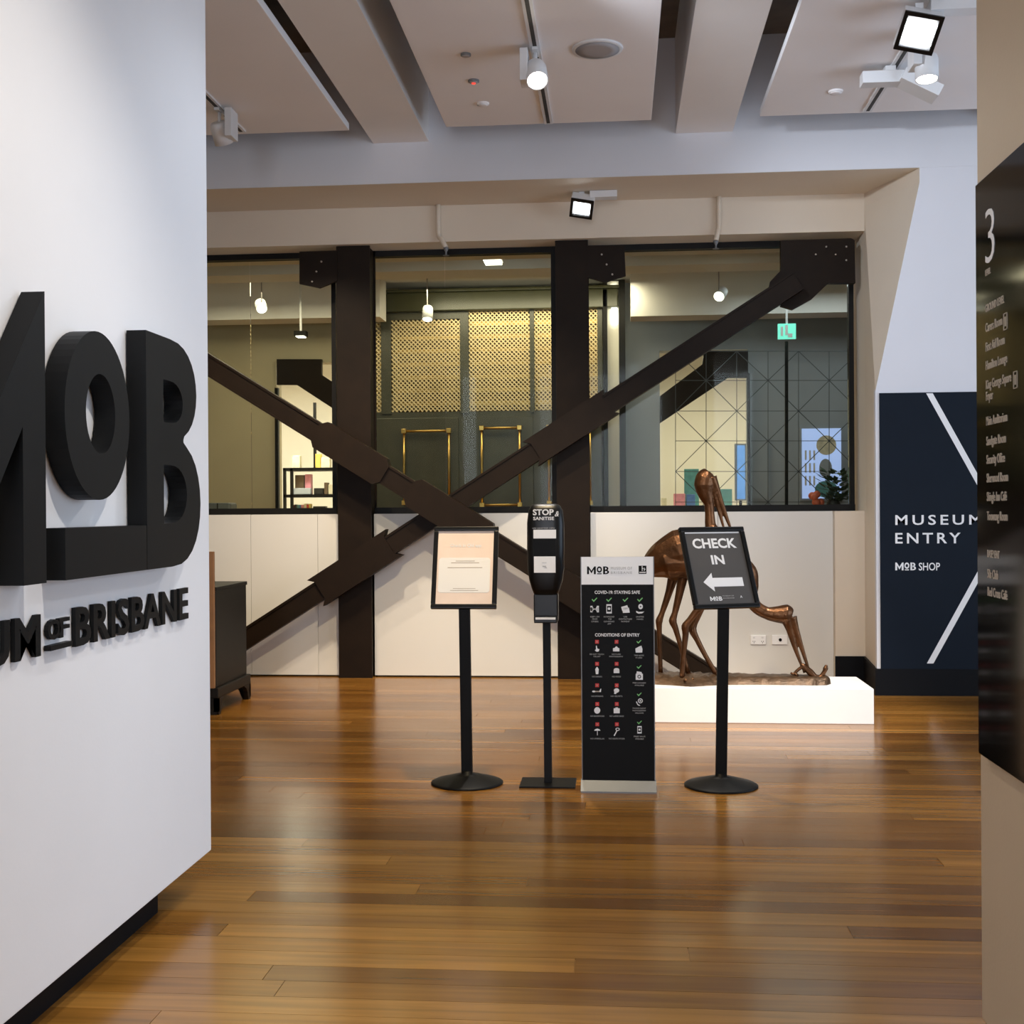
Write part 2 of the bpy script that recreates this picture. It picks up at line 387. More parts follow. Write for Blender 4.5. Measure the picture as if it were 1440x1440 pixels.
# ------------------------------------------------------------------ lettering on the left partition
TL = .062; XF = XL + TL
def yz(px, py, X=XF): p = oX(px, py, X); return p.y, p.z
lg = thing('logo_lettering', (XL, 3.2, 1.13), 'large black three-dimensional MoB letters fixed to white partition', 'letters')
zb, zt = 1.133, 1.828
ymr = yz(64, 600)[0]; ysl = yz(32, 600)[0]; sw = ymr - ysl; W_ = .76; sl = 1.28; yc = ymr - W_/2
zi = yz(32, 600)[1]
Mp = [(ymr, zb), (ymr, zt), (yc, zt - sl*W_/2), (ymr-W_, zt), (ymr-W_, zb), (ymr-W_+sw, zb), (ymr-W_+sw, zi), (yc, zi - sl*(W_/2-sw)), (ysl, zi), (ysl, zb)]
def letter3d(polys): obj('letter', MB().join(curve_fill(polys, TL - .004), fXp((XL + .004, 0, 0))), 'letter_black', lg)
letter3d([Mp])
ya, yb2 = yz(91, 585)[0], yz(182, 585)[0]; zt_o = yz(134, 465)[1]; zb_o = yz(142, 703)[1]
ia, ib = yz(121, 585)[0], yz(162, 585)[0]; zit, zib = yz(141, 526)[1], yz(141, 638)[1]
def ell(y0, y1, z0, z1, n=56): return [((y0+y1)/2 + (y1-y0)/2*math.cos(2*math.pi*k/n), (z0+z1)/2 + (z1-z0)/2*math.sin(2*math.pi*k/n)) for k in range(n)]
letter3d([ell(ya, yb2, zb_o, zt_o), ell(ia, ib, zib, zit)[::-1]])
yB = yz(206, 600)[0]
letter3d([[(yz(92, 780)[0], zb), (yB - .004, zb), (yB - .004, yz(140, 741)[1]), (yz(92, 780)[0], yz(140, 741)[1])]])
def D(y0, ymid, y1, z0, z1, n=14):      # right-hand bowl outline from (ymid,z0) to (ymid,z1)
    return [(ymid + (y1-ymid)*math.sin(math.pi*k/n)**.8, (z0+z1)/2 - (z1-z0)/2*math.cos(math.pi*k/n)) for k in range(n+1)]
zw = yz(263, 621)[1]
y_u, y_l = yz(276, 540)[0], yz(282, 700)[0]
Bo = [(yB, zb)] + D(yB, yB + .2, y_l, zb, zw) [0:] + D(yB, yB + .19, y_u, zw, zt) + [(yB, zt)]
# waist notch kept moderate
Bo = [(max(a, yz(258, 621)[0]) if abs(b - zw) < .02 and a > yB + .1 else a, b) for a, b in Bo]
cy = yz(230, 600)[0]
def cnt(p0, p1, y1): z0, z1 = yz(*p0)[1], yz(*p1)[1]; return ([(cy, z0)] + D(cy, cy + .05, y1, z0, z1) + [(cy, z1)])[::-1]
letter3d([Bo, cnt((240, 595), (240, 536), yz(257, 560)[0]), cnt((240, 736), (240, 654), yz(263, 700)[0])])
nm = thing('name_lettering', (XL, 3.2, .8), 'small black MUSEUM OF BRISBANE letters under the large logo letters', 'letters')
TS = .011
def wall_word(s, y0, y1, z0, z1, bold):
    t = text_mb(s, z1-z0, y1-y0, TS, bold, 1.06)
    for g in islands(t): obj('letter', MB().join(g, fXp((XL + .002, y0, z0))), 'letter_black', nm)
zc0, zc1 = yz(190, 888, XL + .02)[1], yz(190, 839, XL + .02)[1]
wall_word('BRISBANE', yz(110, 880, XL+.02)[0], yz(268, 850, XL+.02)[0], zc0, zc1, .022)
yM1 = yz(61.5, 900, XL+.02)[0]; bw = (yz(268, 850, XL+.02)[0] - yz(110, 880, XL+.02)[0])
wall_word('MUSEUM', yM1 - bw*.90, yM1, zc0, zc1, .022)
yo0, yo1 = yz(71.5, 890, XL+.02)[0], yz(102, 880, XL+.02)[0]
zo0, zo1 = yz(85, 897, XL+.02)[1], yz(85, 870, XL+.02)[1]
wall_word('O', yo0, yo0 + (yo1-yo0)*.58, zo0, zo1, .03); wall_word('F', yo0 + (yo1-yo0)*.52, yo1, zo0, zo1, .03)
zu = yz(85, 909, XL+.02)[1]
obj('underline', MB().box(XL+.002, XL+.02, yo0, yo1, zu - .006, zu + .007), 'letter_black', nm)

# ------------------------------------------------------------------ directory on the right partition
dp0 = oX(1380, 262, XR); dp1 = oX(1387, 1060, XR)
dr = thing('directory_board', (XR, 2.3, dp1.z), 'glossy black glass directory board listing rooms on beige partition', 'sign')
obj('glass_panel', MB().bbox(XR - .0155, XR - .0015, 1.55, (dp0.y+dp1.y)/2, dp1.z, dp0.z, .002), 'glass_black', dr)
XD = XR - .0158
def dtext(s, px, py, h, w=None, bold=0, mt='print_sand'):
    p = oX(px, py, XD); t = text_mb(s, h, w, .001, bold)
    if not w: t.v = [(v[0]*.75, v[1], v[2]) for v in t.v]
    obj('lettering', MB().join(t, fXn((XD, p.y, p.z - h/2))), mt, dr)
dtext('3', 1386, 333, .125, .062, -.012, 'print_white')
dtext('LEVEL', 1386, 384, .014)
for s, yv, h in (('GROUND LEVEL', 434, .022), ('Carers Room', 461, .026), ('First Aid Room', 488, .026), ('Hamilton Lounge', 514, .026), ('King George Square', 541, .026), ('Foyer', 557, .026),
                 ('Main Auditorium', 592, .026), ('Sandgate Room', 620, .026), ('Security Office', 646, .026), ('Sherwood Room', 672, .026), ('Shingle Inn Café', 698, .026),
                 ('Toowong Room', 725, .026), ('BASEMENT', 778, .022), ('50s Club', 806, .026), ('Red Cross Café', 831, .026)):
    dtext(s, 1386 + (yv - 430)*.008, yv, h*.78, None, .006)
for px, py in ((1414, 452), (1428, 534)):
    p = oX(px, py, XD); q = MB()
    for a, b, c, d in ((-.012, .012, -.018, -.016), (-.012, .012, .016, .018), (-.012, -.010, -.018, .018), (.010, .012, -.018, .018), (-.003, .004, -.010, .010)):
        q.box(XD-.001, XD, p.y+a, p.y+b, p.z+c, p.z+d)
    obj('pictogram', q, 'print_sand', dr)

def mob_logo(par, W_, mt, n, world=True):          # W_(u, v): unit logo square -> point; M, raised o over a bar, B
    def pg(pts): obj('logo_letter', MB().prism([W_(*p) for p in pts], (0, 0, 0), n), mt, par, world)
    pg([(0, 0), (0, 1), (.07, 1), (.2, .45), (.2, 0.1), (.09, .62), (.09, 0)]); pg([(.4, 0), (.4, 1), (.33, 1), (.2, .45), (.2, .1), (.31, .62), (.31, 0)])
    q = MB(); k_ = 20
    for i in range(k_):
        a, b = 2*math.pi*i/k_, 2*math.pi*(i+1)/k_; f = lambda t, e: W_(.56 + .12*e*math.cos(t), .60 + .40*e*math.sin(t))
        q.prism([f(a, 1), f(b, 1), f(b, .5), f(a, .5)], (0, 0, 0), n)
    obj('logo_letter', q, mt, par, world); pg([(.46, 0), (.66, 0), (.66, .12), (.46, .12)])
    q = MB()
    for p in ([(.73, 0), (.82, 0), (.82, 1), (.73, 1)],): q.prism([W_(*k) for k in p], (0, 0, 0), n)
    for z0, z1, x1 in ((0, .56, 1.0), (.44, 1, .97)):
        o_ = [(.80 + (x1-.80)*math.sin(math.pi*k/10)**.7, z0 + (z1-z0)*(1-math.cos(math.pi*k/10))/2) for k in range(11)]; i_ = [(.80 + (x1-.88)*math.sin(math.pi*k/10)**.7, z0+.14 + (z1-z0-.28)*(1-math.cos(math.pi*k/10))/2) for k in range(11)]
        for k in range(10): q.prism([W_(*p) for p in (o_[k], o_[k+1], i_[k+1], i_[k])], (0, 0, 0), n)
    obj('logo_letter', q, mt, par, world)
def y_map(x0, x1, y0, y1, Y): return lambda u, v: oY(x0 + (x1-x0)*u, y1 + (y0-y1)*v, Y)

# ------------------------------------------------------------------ mural on the far wall
YM = P1 - .004
mu0 = oY(1236, 553, P1); mz0 = SK
xm1 = 4.2
mu = thing('entry_mural', (mu0.x, P1, SK), 'dark navy wall panel reading MUSEUM ENTRY with white diagonal lines', 'sign')
obj('panel', MB().box(mu0.x, xm1, P1 - .010, P1 - .004, mz0, mu0.z), 'navy', mu)
YQ = P1 - .0105
def pq(px, py): return oY(px, py, YQ)
def yline(a, b, w_, mt, par): p, q = pq(*a), pq(*b); obj('stripe', MB().bar(p, q, w_, .001), mt, par)
a0, a1 = pq(1307, 553), pq(1372, 670); d = (a1-a0); apex = a0 + d*1.66
obj('stripe', MB().prism([a0 + Vector((-.022, 0, 0)), a0 + Vector((.022, 0, 0)), apex + Vector((.022, 0, 0)), apex + Vector((-.022, 0, 0))], (0, 0, 0), (0, -.001, 0)), 'print_white', mu)
b0, b1 = pq(1308, 933), pq(1372, 817); d = (b1-b0); apx2 = b0 + d*1.6
obj('stripe', MB().prism([b0 + Vector((-.022, 0, 0)), b0 + Vector((.022, 0, 0)), apx2 + Vector((.022, 0, 0)), apx2 + Vector((-.022, 0, 0))], (0, 0, 0), (0, -.001, 0)), 'print_white', mu)
def ytext(s, px, py0, py1, w_px, mt, par, Y, bold=.01, track=1.0, align='l', name='lettering'):
    p = oY(px, py1, Y); h = (oY(px, py0, Y).z - p.z); k = (oY(px+100, py1, Y).x - p.x)/100
    obj(name, MB().join(text_mb(s, h, w_px*k if w_px else None, .001, bold, track, align), fY((p.x, Y, p.z))), mt, par)
ytext('MUSEUM', 1259, 724, 738, 121, 'print_white', mu, YQ, .014, 1.35)
ytext('ENTRY', 1259, 749, 764, 92, 'print_white', mu, YQ, .014, 1.35)
mob_logo(mu, y_map(1259, 1288, 791, 802, YQ), 'print_white', (0, -.001, 0)); ytext('SHOP', 1292, 791, 802, 30, 'print_white', mu, YQ, .012)

# ------------------------------------------------------------------ steel cross bracing
tr = thing('steel_truss', (-.9, P2, 0), 'dark brown steel columns and crossed diagonal braces against the glazed wall', 'truss')
def column(p0, p1):
    a, b = oY(p0, 700, 9.25).x, oY(p1, 700, 9.25).x; w_ = b-a; q = MB()
    q.box(a, b, 9.25, 9.272, 0, ZS2-.003); q.box(a, b, 9.46, 9.482, 0, ZS2-.003); q.box((a+b)/2-.01, (a+b)/2+.01, 9.272, 9.46, 0, ZS2-.003)
    q.box(a+.012, a+.03, 9.272, 9.46, 0, ZS2-.003); q.box(b-.03, b-.012, 9.272, 9.46, 0, ZS2-.003)
    obj('column', q, 'steel_brown', tr)
column(475, 522); column(783, 829)
def brace(pa, pb, Y, dep, wd, sleeves):
    A, B = oY(*pa, Y), oY(*pb, Y); q = MB().bar(A, B, wd, dep)
    d = (B-A).normalized(); n = d.cross(Vector((0, 1, 0))); bo = obj('brace', q, 'steel_brown', tr)
    lip = MB()
    for s_ in (1, -1): lip.bar(A + n*s_*(wd/2-.008) + Vector((0, -dep/2-.004, 0)), B + n*s_*(wd/2-.008) + Vector((0, -dep/2-.004, 0)), .016, .012)
    obj('flange', lip, 'steel_brown', bo)
    for (x0, x1, sw_) in sleeves:
        t0 = (oY(x0, 700, Y).x - A.x)/(B.x - A.x); t1 = (oY(x1, 700, Y).x - A.x)/(B.x - A.x)
        a, b = A.lerp(B, t0), A.lerp(B, t1); L_ = (b-a).length; h = sw_/2; c = .045
        pts = [a + n*(h-c), a + n*h + d*c, b + n*h - d*c, b + n*(h-c), b - n*(h-c), b - n*h - d*c, a - n*h + d*c, a - n*(h-c)]
        obj('splice_plate', MB().prism(pts, (0, -dep/2-.022, 0), (0, dep/2, 0)), 'steel_brown', bo)
brace((1121, 396), (285, 938), 9.175, .10, .152, [(452, 549, .235), (754, 854, .215)])
brace((268, 497), (1001, 952), 9.065, .10, .152, [(447, 543, .225), (577, 690, .235), (762, 842, .225)])
def gusset(pts, Y, th, bolts, mt='steel_brown'):
    g = obj('gusset_plate', MB().prism([oY(a, b, Y) for a, b in pts], (0, 0, 0), (0, th, 0)), mt, tr)
    for a, b in bolts:
        p = oY(a, b, Y); obj('bolt', MB().lathe([(.008, 0), (.008, .006), (.004, .009)], n=8, M=frame(p, (1,0,0), (0,0,1), (0,-1,0))), 'bolt', g)
gusset([(421, 354), (474, 352), (474, 395), (449, 405), (421, 399)], 9.24, .03, [(452, 368), (445, 382), (439, 396)])
gusset([(826, 346), (878, 345), (880, 388), (851, 397), (826, 390)], 9.24, .03, [(846, 358), (853, 372), (861, 386)])
gusset([(1098, 338), (1197, 335), (1202, 338), (1203, 398), (1165, 398), (1142, 420), (1115, 435), (1098, 430)], 9.24, .06, [(1162, 347), (1190, 347), (1147, 358), (1175, 358), (1190, 366)])
gusset([(1080, 410), (1083, 396), (1099, 379), (1112, 384), (1096, 414)], 9.215, .025, [])

# ------------------------------------------------------------------ white plinth and bronze birds
xp0, xp1, yp0, yp1, zp = oY(868, 1017, 7.4).x, 1.525, 7.40, 7.93, .213
obj('display_plinth', MB().bbox(xp0, xp1, yp0, yp1, 0, zp, .004), 'white_gloss', label='low white rectangular plinth carrying the bronze bird sculpture', cat='plinth')
YB = 7.66
bd = thing('bird_sculpture', (oY(1000, 900, YB).x, YB, zp), 'bronze sculpture of two long-legged wading birds on a rough bronze base', 'sculpture')
sc_ = (oY(1100, 800, YB).x - oY(1000, 800, YB).x)/100      # metres per pixel there
def bt(pts, dy, n=14, sub=5, flat=1.0, kdy=None):
    q = MB(); P_ = []; Rr = []
    for i, (x, y_, r) in enumerate(pts):
        p = oY(x, y_, YB + dy + (kdy[i] if kdy else 0)); P_.append(p); Rr.append((r*sc_*flat, r*sc_))
    return q.tube(P_, Rr, n=n, sub=sub)
def rem(mb, name, voxel=.005):
    o = obj(name, mb, 'bronze', bd)
    md = o.modifiers.new('remesh', 'REMESH'); md.mode = 'VOXEL'; md.voxel_size = voxel; md.use_smooth_shade = True
    ms = o.modifiers.new('smooth', 'SMOOTH'); ms.factor = .5; ms.iterations = 4
    dg = bpy.context.evaluated_depsgraph_get(); dg.update(); me = bpy.data.meshes.new_from_object(o.evaluated_get(dg)); o.modifiers.clear(); o.data = me
    if not me.materials: me.materials.append(M_['bronze'])
    return o
A_ = bt([(899, 800, 4), (912, 796, 16), (930, 788, 27), (955, 779, 36), (980, 773, 34), (997, 764, 24), (1002, 752, 13), (999, 738, 8), (998, 723, 7), (997, 709, 7), (992, 695, 11), (990, 682, 14.5), (992, 671, 13.5), (997, 663, 8)], .06, flat=.85)
A_.join(bt([(912, 806, 6), (935, 792, 26), (962, 790, 28), (985, 786, 18)], .06, flat=1.05))          # folded wing
A_.join(bt([(1000, 672, 9), (1007, 687, 5.5), (1015, 710, 4), (1027, 742, 2)], .06))
A_.join(bt([(1000, 682, 7), (1006, 698, 4), (1011, 718, 3), (1018, 743, 1.7)], .06))
rem(A_, 'bird')
B_ = bt([(972, 800, 4), (985, 805, 18), (1005, 806, 30), (1028, 804, 33), (1046, 808, 21), (1054, 822, 13), (1055, 838, 10), (1063, 853, 9), (1078, 862, 9), (1093, 864, 12), (1106, 864, 14.5), (1113, 866, 9)], -.06, flat=.85)
B_.join(bt([(1106, 870, 9), (1111, 886, 5.5), (1117, 908, 3.6), (1128, 938, 1.8)], -.06))
B_.join(bt([(1113, 868, 8), (1119, 886, 5), (1127, 910, 3.4), (1138, 944, 1.8)], -.06))
rem(B_, 'bird')
ZBT = zp + .045
def leg(pts, dy):
    q = bt(pts, dy, n=10, sub=3)
    fx, fy, _ = pts[-1]; f = oY(fx, fy, YB + dy)
    for dx, ddy in ((.07, -.035), (.075, .02), (.02, -.075), (-.05, .01)):
        q.tube([f, f + Vector((dx*.5, ddy*.5, -.012)), Vector((f.x+dx, f.y+ddy, ZBT - .004))], [.014, .010, .005], n=8, sub=2)
    obj('leg', q, 'bronze', bd)
leg([(948, 806, 9), (941, 832, 5.5), (931, 862, 4), (927, 873, 5.5), (927, 884, 4), (928, 915, 3.4), (929, 947, 3.6)], .11)
leg([(962, 802, 9), (956, 832, 6), (949, 862, 4.4), (946, 873, 6), (950, 884, 4.4), (957, 908, 3.4), (968, 947, 3.6)], .02)
leg([(1004, 820, 9), (988, 848, 6), (970, 872, 4.6), (964, 881, 6), (964, 893, 4.5), (961, 922, 3.8), (959, 954, 4.2)], -.12)
leg([(1000, 820, 8), (987, 852, 5.5), (977, 876, 4.4), (974, 886, 6), (980, 899, 4.2), (992, 922, 3.6), (1007, 948, 3.6)], -.03)
# rough bronze ground slab
ctr = [oY(p, 955, YB).x for p in (888, 915, 940, 968, 995, 1020, 1060, 1100, 1140, 1158, 1166)]
fy_ = [7.58, 7.53, 7.50, 7.44, 7.49, 7.53, 7.54, 7.535, 7.525, 7.54, 7.60]; by_ = [7.70, 7.79, 7.82, 7.83, 7.80, 7.79, 7.76, 7.75, 7.72, 7.70, 7.64]
q = MB(); nU = 60; nV = 9; vs = []
def itp(t, a): k = min(int(t*(len(a)-1)), len(a)-2); u = t*(len(a)-1)-k; return a[k]*(1-u) + a[k+1]*u
for i in range(nU+1):
    t = i/nU; x = itp(t, ctr); f0, f1 = itp(t, fy_), itp(t, by_)
    for j in range(nV):
        s_ = j/(nV-1); edge = min(s_, 1-s_, t*4, (1-t)*4)
        z_ = zp + (0 if edge <= 0 else .028 + .02*min(1, edge*4) + random.uniform(-.007, .009)*(1 if t < .55 else .5))
        vs.append((x, f0 + (f1-f0)*s_ + (random.uniform(-.006, .006) if 0 < j < nV-1 else 0), z_))
q.add(vs, [(i*nV+j, (i+1)*nV+j, (i+1)*nV+j+1, i*nV+j+1) for i in range(nU) for j in range(nV-1)], True)
bx = [(i*nV, (i+1)*nV) for i in range(nU)]
lo = len(q.v); q.v += [(x, y_, zp + .001) for x, y_, z_ in vs]
q.f += [[lo+i*nV+j, lo+i*nV+j+1, lo+(i+1)*nV+j+1, lo+(i+1)*nV+j] for i in range(nU) for j in range(nV-1)]; q.sm += [False]*(nU*(nV-1))
obj('base', q, 'bronze_base', bd)
lz = bt([(1126, 934, 2), (1130, 937, 4), (1139, 945, 5), (1147, 953, 4.5), (1154, 952, 3.5), (1159, 945, 3), (1161, 940, 3.6), (1162, 935, 1.5)], -.06)
lz.join(bt([(1129, 937, 2.4), (1121, 943, 2.2), (1116, 948, 2.2), (1112, 946, 1.5)], -.06, sub=3)); lz.join(bt([(1129, 938, 2), (1131, 946, 1.6)], -.06, sub=1))
lz.join(bt([(1117, 947, 2.2), (1122, 950.5, 2.6)], -.06, sub=1))
obj('lizard', lz, 'bronze', bd)

# ------------------------------------------------------------------ power outlets
def outlet(px, label, holes):
    c = oY(px, 899.5, P2); o = thing('power_outlet', (c.x, P2, c.z), label, 'outlet')
    obj('face_plate', MB().bbox(c.x-.0575, c.x+.0575, P2-.012, P2, c.z-.036, c.z+.036, .004), 'white_gloss', o)
    if holes:
        for dx in (-.032, .032):
            obj('switch', MB().bbox(c.x+dx-.008, c.x+dx+.008, P2-.016, P2-.012, c.z+.012, c.z+.026, .002), 'fixture_white', o)
            q = MB()
            for a, r_ in ((-.007, .5), (.007, -.5), (0, 0)): q.cbox((c.x+dx+a, P2-.0125, c.z-.012-(.010 if r_ == 0 else 0)), .003, .002, .009)
            obj('socket', q, 'print_black', o)
    else:
        obj('socket', MB().lathe([(.012, 0), (.012, .004)], n=16, M=frame((c.x+.005, P2-.012, c.z), (1,0,0), (0,0,1), (0,-1,0))), 'print_black', o)
outlet(1066, 'white double power outlet on the pale dado behind the bronze birds', True)
outlet(1096, 'white wall plate with one black round socket on pale dado', False)

# ------------------------------------------------------------------ sign stands
def stand(name, label, bx_, by, yaw, tilt, top_mid, W, H, faces, pole_lean=0):
    g = oZ(bx_, by, 0); o = thing(name, (g.x, g.y, 0), label, 'sign stand')
    obj('base', MB().lathe([(.172, 0), (.172, .006), (.160, .012), (.11, .026), (.06, .040), (.028, .046), (.026, .060)], n=48), 'black_metal', o, world=False)
    c = oY(top_mid[0], top_mid[1], g.y) - Vector((g.x, g.y, 0))
    N_ = Matrix.Rotation(yaw, 4, 'Z') @ Matrix.Rotation(-tilt, 4, 'X')           # frame local: x right, z up, -y front
    Mx = Matrix.Translation(c) @ N_
    bot = Mx @ Vector((0, .02, -H*.38))
    pl = MB(); A = Vector((0, 0, .03)); d = (bot - A)
    pl.bar(A, bot, .052, .028); obj('pole', pl, 'black_metal', o, world=False)
    fr = MB(); t = .022
    for a, b, c0, c1 in ((-W/2, W/2, H/2-t, H/2), (-W/2, W/2, -H/2, -H/2+t), (-W/2, -W/2+t, -H/2+t, H/2-t), (W/2-t, W/2, -H/2+t, H/2-t)):
        fr.bbox(a, b, -.012, .012, c0, c1, .005, Mx)
    fo = obj('frame', fr, 'black_plastic', o, world=False)
    obj('backing', MB().box(-W/2+.005, W/2-.005, .002, .012, -H/2+.005, H/2-.005, Mx), 'black_metal', o, world=False)
    obj('bracket', MB().box(-.03, .03, .012, .035, -H*.42, -H*.05, Mx), 'black_metal', o, world=False)
    faces(o, Mx, W-2*t, H-2*t); return o
def face_text(o, Mx, s, x, z, h, w_, mt, bold=.01, align='c', track=1, y=-.0045):
    t = text_mb(s, h, w_, .0006, bold, track, align)
    obj('lettering', MB().join(t, Mx @ frame((x, y, z), (1,0,0), (0,0,1), (0,-1,0))), mt, o, world=False)
def rrect(x0, x1, z0, z1, r, n=6):
    P_ = []
    for cx, cz, a0_ in ((x1-r, z1-r, 0), (x0+r, z1-r, 90), (x0+r, z0+r, 180), (x1-r, z0+r, 270)):
        for k in range(n+1): a = math.radians(a0_ + 90*k/n); P_.append((cx + r*math.cos(a), cz + r*math.sin(a)))
    return P_
def poster1(o, Mx, w_, h_):
    obj('poster', MB().box(-w_/2, w_/2, -.003, .002, -h_/2, h_/2, Mx), 'poster_pink', o, world=False)
    obj('notice_card', MB().join(curve_fill([rrect(-w_*.47, w_*.45, -h_*.345, h_*.13, .014)], .001), Mx @ frame((0, -.003, 0), (1,0,0), (0,0,1), (0,-1,0))), 'paper', o, world=False)
    face_text(o, Mx, 'Check in Qld app', 0, h_*.28, .016, w_*.56, 'print_white', .014, y=-.0035)
    for z_, ww in ((.085, .34), (.06, .5), (-.005, .62)):
        obj('printed_line', MB().box(-w_*ww/2, w_*ww/2, -.0046, -.004, h_*z_-.0015, h_*z_+.0015, Mx), 'print_sand', o, world=False)
    for z_, ww in ((-.29, .4), (-.315, .5)):
        obj('printed_line', MB().box(-w_*ww/2, w_*ww/2, -.0046, -.004, h_*z_-.001, h_*z_+.001, Mx), 'print_sand', o, world=False)
def poster2(o, Mx, w_, h_):
    obj('poster', MB().box(-w_/2, w_/2, -.003, .002, -h_/2, h_/2, Mx), 'poster_dark', o, world=False)
    obj('poster_edge', MB().box(-w_/2+.004, w_/2-.006, -.0036, -.003, h_/2-.010, h_/2-.003, Mx), 'paper', o, world=False)
    face_text(o, Mx, 'CHECK', 0, h_*.27, .048, w_*.78, 'print_white', .03, y=-.0035)
    face_text(o, Mx, 'IN', 0, h_*.045, .045, w_*.23, 'print_white', .03, y=-.0035)
    ar = [(-.33, -.20), (-.16, -.075), (-.16, -.145), (.37, -.145), (.37, -.265), (-.16, -.265), (-.16, -.33)]
    obj('arrow', MB().join(curve_fill([[(a*w_, b*h_) for a, b in ar][::-1]], .0006), Mx @ frame((0, -.0032, 0), (1,0,0), (0,0,1), (0,-1,0))), 'print_white', o, world=False)
    mob_logo(o, lambda u, v: Mx @ Vector((-w_*.27 + u*w_*.21, -.0032, -h_*.455 + v*.021)), 'print_white', Mx.to_3x3() @ Vector((0, -.0005, 0)), False)
    face_text(o, Mx, 'MUSEUM OF', w_*.055, -h_*.40, .005, w_*.2, 'print_grey', .0, y=-.0035); face_text(o, Mx, 'BRISBANE', w_*.055, -h_*.43, .005, w_*.2, 'print_grey', .0, y=-.0035)
    face_text(o, Mx, 'A', w_*.28, -h_*.425, .012, None, 'print_white', .01, y=-.0035)
stand('sign_stand', 'black floor sign stand holding a pale pink check-in poster', 657, 1101, math.radians(0), math.radians(20), (654, 798), .312, .408, poster1)
stand('sign_stand', 'black floor sign stand with dark CHECK IN poster and white arrow', 1014, 1105, math.radians(22), math.radians(24), (1011, 798), .335, .408, poster2)

# ------------------------------------------------------------------ sanitiser dispenser
g = oZ(771, 1102, 0); YS = g.y
ds = thing('sanitiser_dispenser', (g.x, g.y, 0), 'black hand sanitiser dispenser on a thin pole with square base plate', 'dispenser')
def sz(py): return oY(767, py, YS).z
kS = (oY(868, 900, YS).x - oY(768, 900, YS).x)/100
obj('base_plate', MB().bbox(-.131, .131, -.10, .10, 0, .008, .002), 'black_metal', ds, world=False)
obj('pole', MB().bar((0, 0, .008), (oY(768, 850, YS).x - g.x, .02, sz(820)), .036, .036), 'black_metal', ds, world=False)
q = MB(); vs = []; n = 28; cx = oY(768, 780, YS).x - g.x
prof = [(708.5, 14, .02), (709.5, 18, .035), (712, 21, .048), (718, 24, .058), (735, 26, .064), (770, 26.3, .066), (800, 25.5, .064), (815, 23.5, .058), (827, 20, .05), (835, 17, .042), (836, 14, .03)]
for py, hw, dp in prof:
    for k in range(n):
        a = 2*math.pi*k/n; c_, s_ = math.cos(a), math.sin(a); e_ = .55
        vs.append((cx + hw*kS*math.copysign(abs(c_)**e_, c_), -.02 + dp*math.copysign(abs(s_)**e_, s_), sz(py)))
q.add(vs, [(i*n+k, (i+1)*n+k, (i+1)*n+(k+1) % n, i*n+(k+1) % n) for i in range(len(prof)-1) for k in range(n)], True)
q.f += [[k for k in range(n)], [(len(prof)-1)*n+k for k in range(n)][::-1]]; q.sm += [False, False]
obj('housing', q, 'black_plastic', ds, world=False)
obj('drip_tray', MB().bbox(cx-17*kS, cx+17*kS, -.055, .03, sz(873), sz(834), .006).bbox(cx-16*kS, cx+16*kS, -.085, -.04, sz(874), sz(864), .004), 'black_plastic', ds, world=False)
obj('tray_lip', MB().bbox(cx-14*kS, cx+14*kS, -.088, -.084, sz(869), sz(866), .001), 'paper', ds, world=False, label='pale lip')
yf = -.0885
obj('top_label', MB().box(cx-16*kS, cx+15.5*kS, yf, yf+.004, sz(756.5), sz(744.5)), 'paper', ds, world=False)
obj('window', MB().box(cx-16*kS, cx+15*kS, yf, yf+.004, sz(781.5), sz(757)), 'print_black', ds, world=False)
obj('lower_label', MB().box(cx-15.5*kS, cx+14.5*kS, yf, yf+.004, sz(804), sz(781.5)), 'paper', ds, world=False)
def dtx(s, px, y0, y1, w_px, bold, mt='print_white', slant=0):
    t = text_mb(s, sz(y0)-sz(y1), w_px*kS, .003, bold, 1, 'c', slant)
    obj('lettering', MB().join(t, frame((oY(px, 800, YS).x - g.x, yf+.003, sz(y1)), (1,0,0), (0,0,1), (0,-1,0))), mt, ds, world=False)
dtx('STOP', 766, 716, 724, 29, .03); dtx('&', 785, 718.5, 726, 6, .01, slant=.3); dtx('SANITISE', 766.5, 726.5, 731, 29, .02)
dtx('USE SANITISER HERE', 766.5, 741.3, 743.2, 31, 0, 'print_grey')
obj('hand_symbol', MB().cbox((cx-1*kS, yf-.0005, sz(795)), 5*kS, .001, .004).cbox((cx-1*kS, yf-.0005, sz(790)), 6*kS, .001, .002).cbox((cx+1*kS, yf-.0005, sz(797)), 3*kS, .001, .003), 'print_grey', ds, world=False)

# ------------------------------------------------------------------ conditions-of-entry floor sign
YC = oZ(870, 1112, 0).y
sx0, sx1 = oY(818.5, 950, YC).x, oY(919.5, 950, YC).x; zc = lambda py: oY(869, py, YC).z
es = thing('floor_sign', ((sx0+sx1)/2, YC, 0), 'tall black floor sign of entry conditions with white MoB header', 'sign')
obj('board', MB().box(sx0, sx1, YC, YC+.012, .03, zc(783)), 'print_black', es)
obj('header', MB().box(sx0, sx1, YC-.001, YC, zc(822), zc(783)), 'white_gloss', es)
obj('edge_strip', MB().box(sx0-.004, sx0, YC-.002, YC+.014, .03, zc(783)), 'aluminium', es)
obj('edge_strip', MB().box(sx1, sx1+.004, YC-.002, YC+.014, .03, zc(783)), 'aluminium', es)
ft = MB().prism([Vector((0, YC-.055, 0)), Vector((0, YC-.055, .008)), Vector((0, YC-.008, .048)), Vector((0, YC+.03, .048)), Vector((0, YC+.16, .008)), Vector((0, YC+.16, 0))], (sx0-.008, 0, 0), (sx1+.008, 0, 0))
obj('foot', ft, 'aluminium', es)
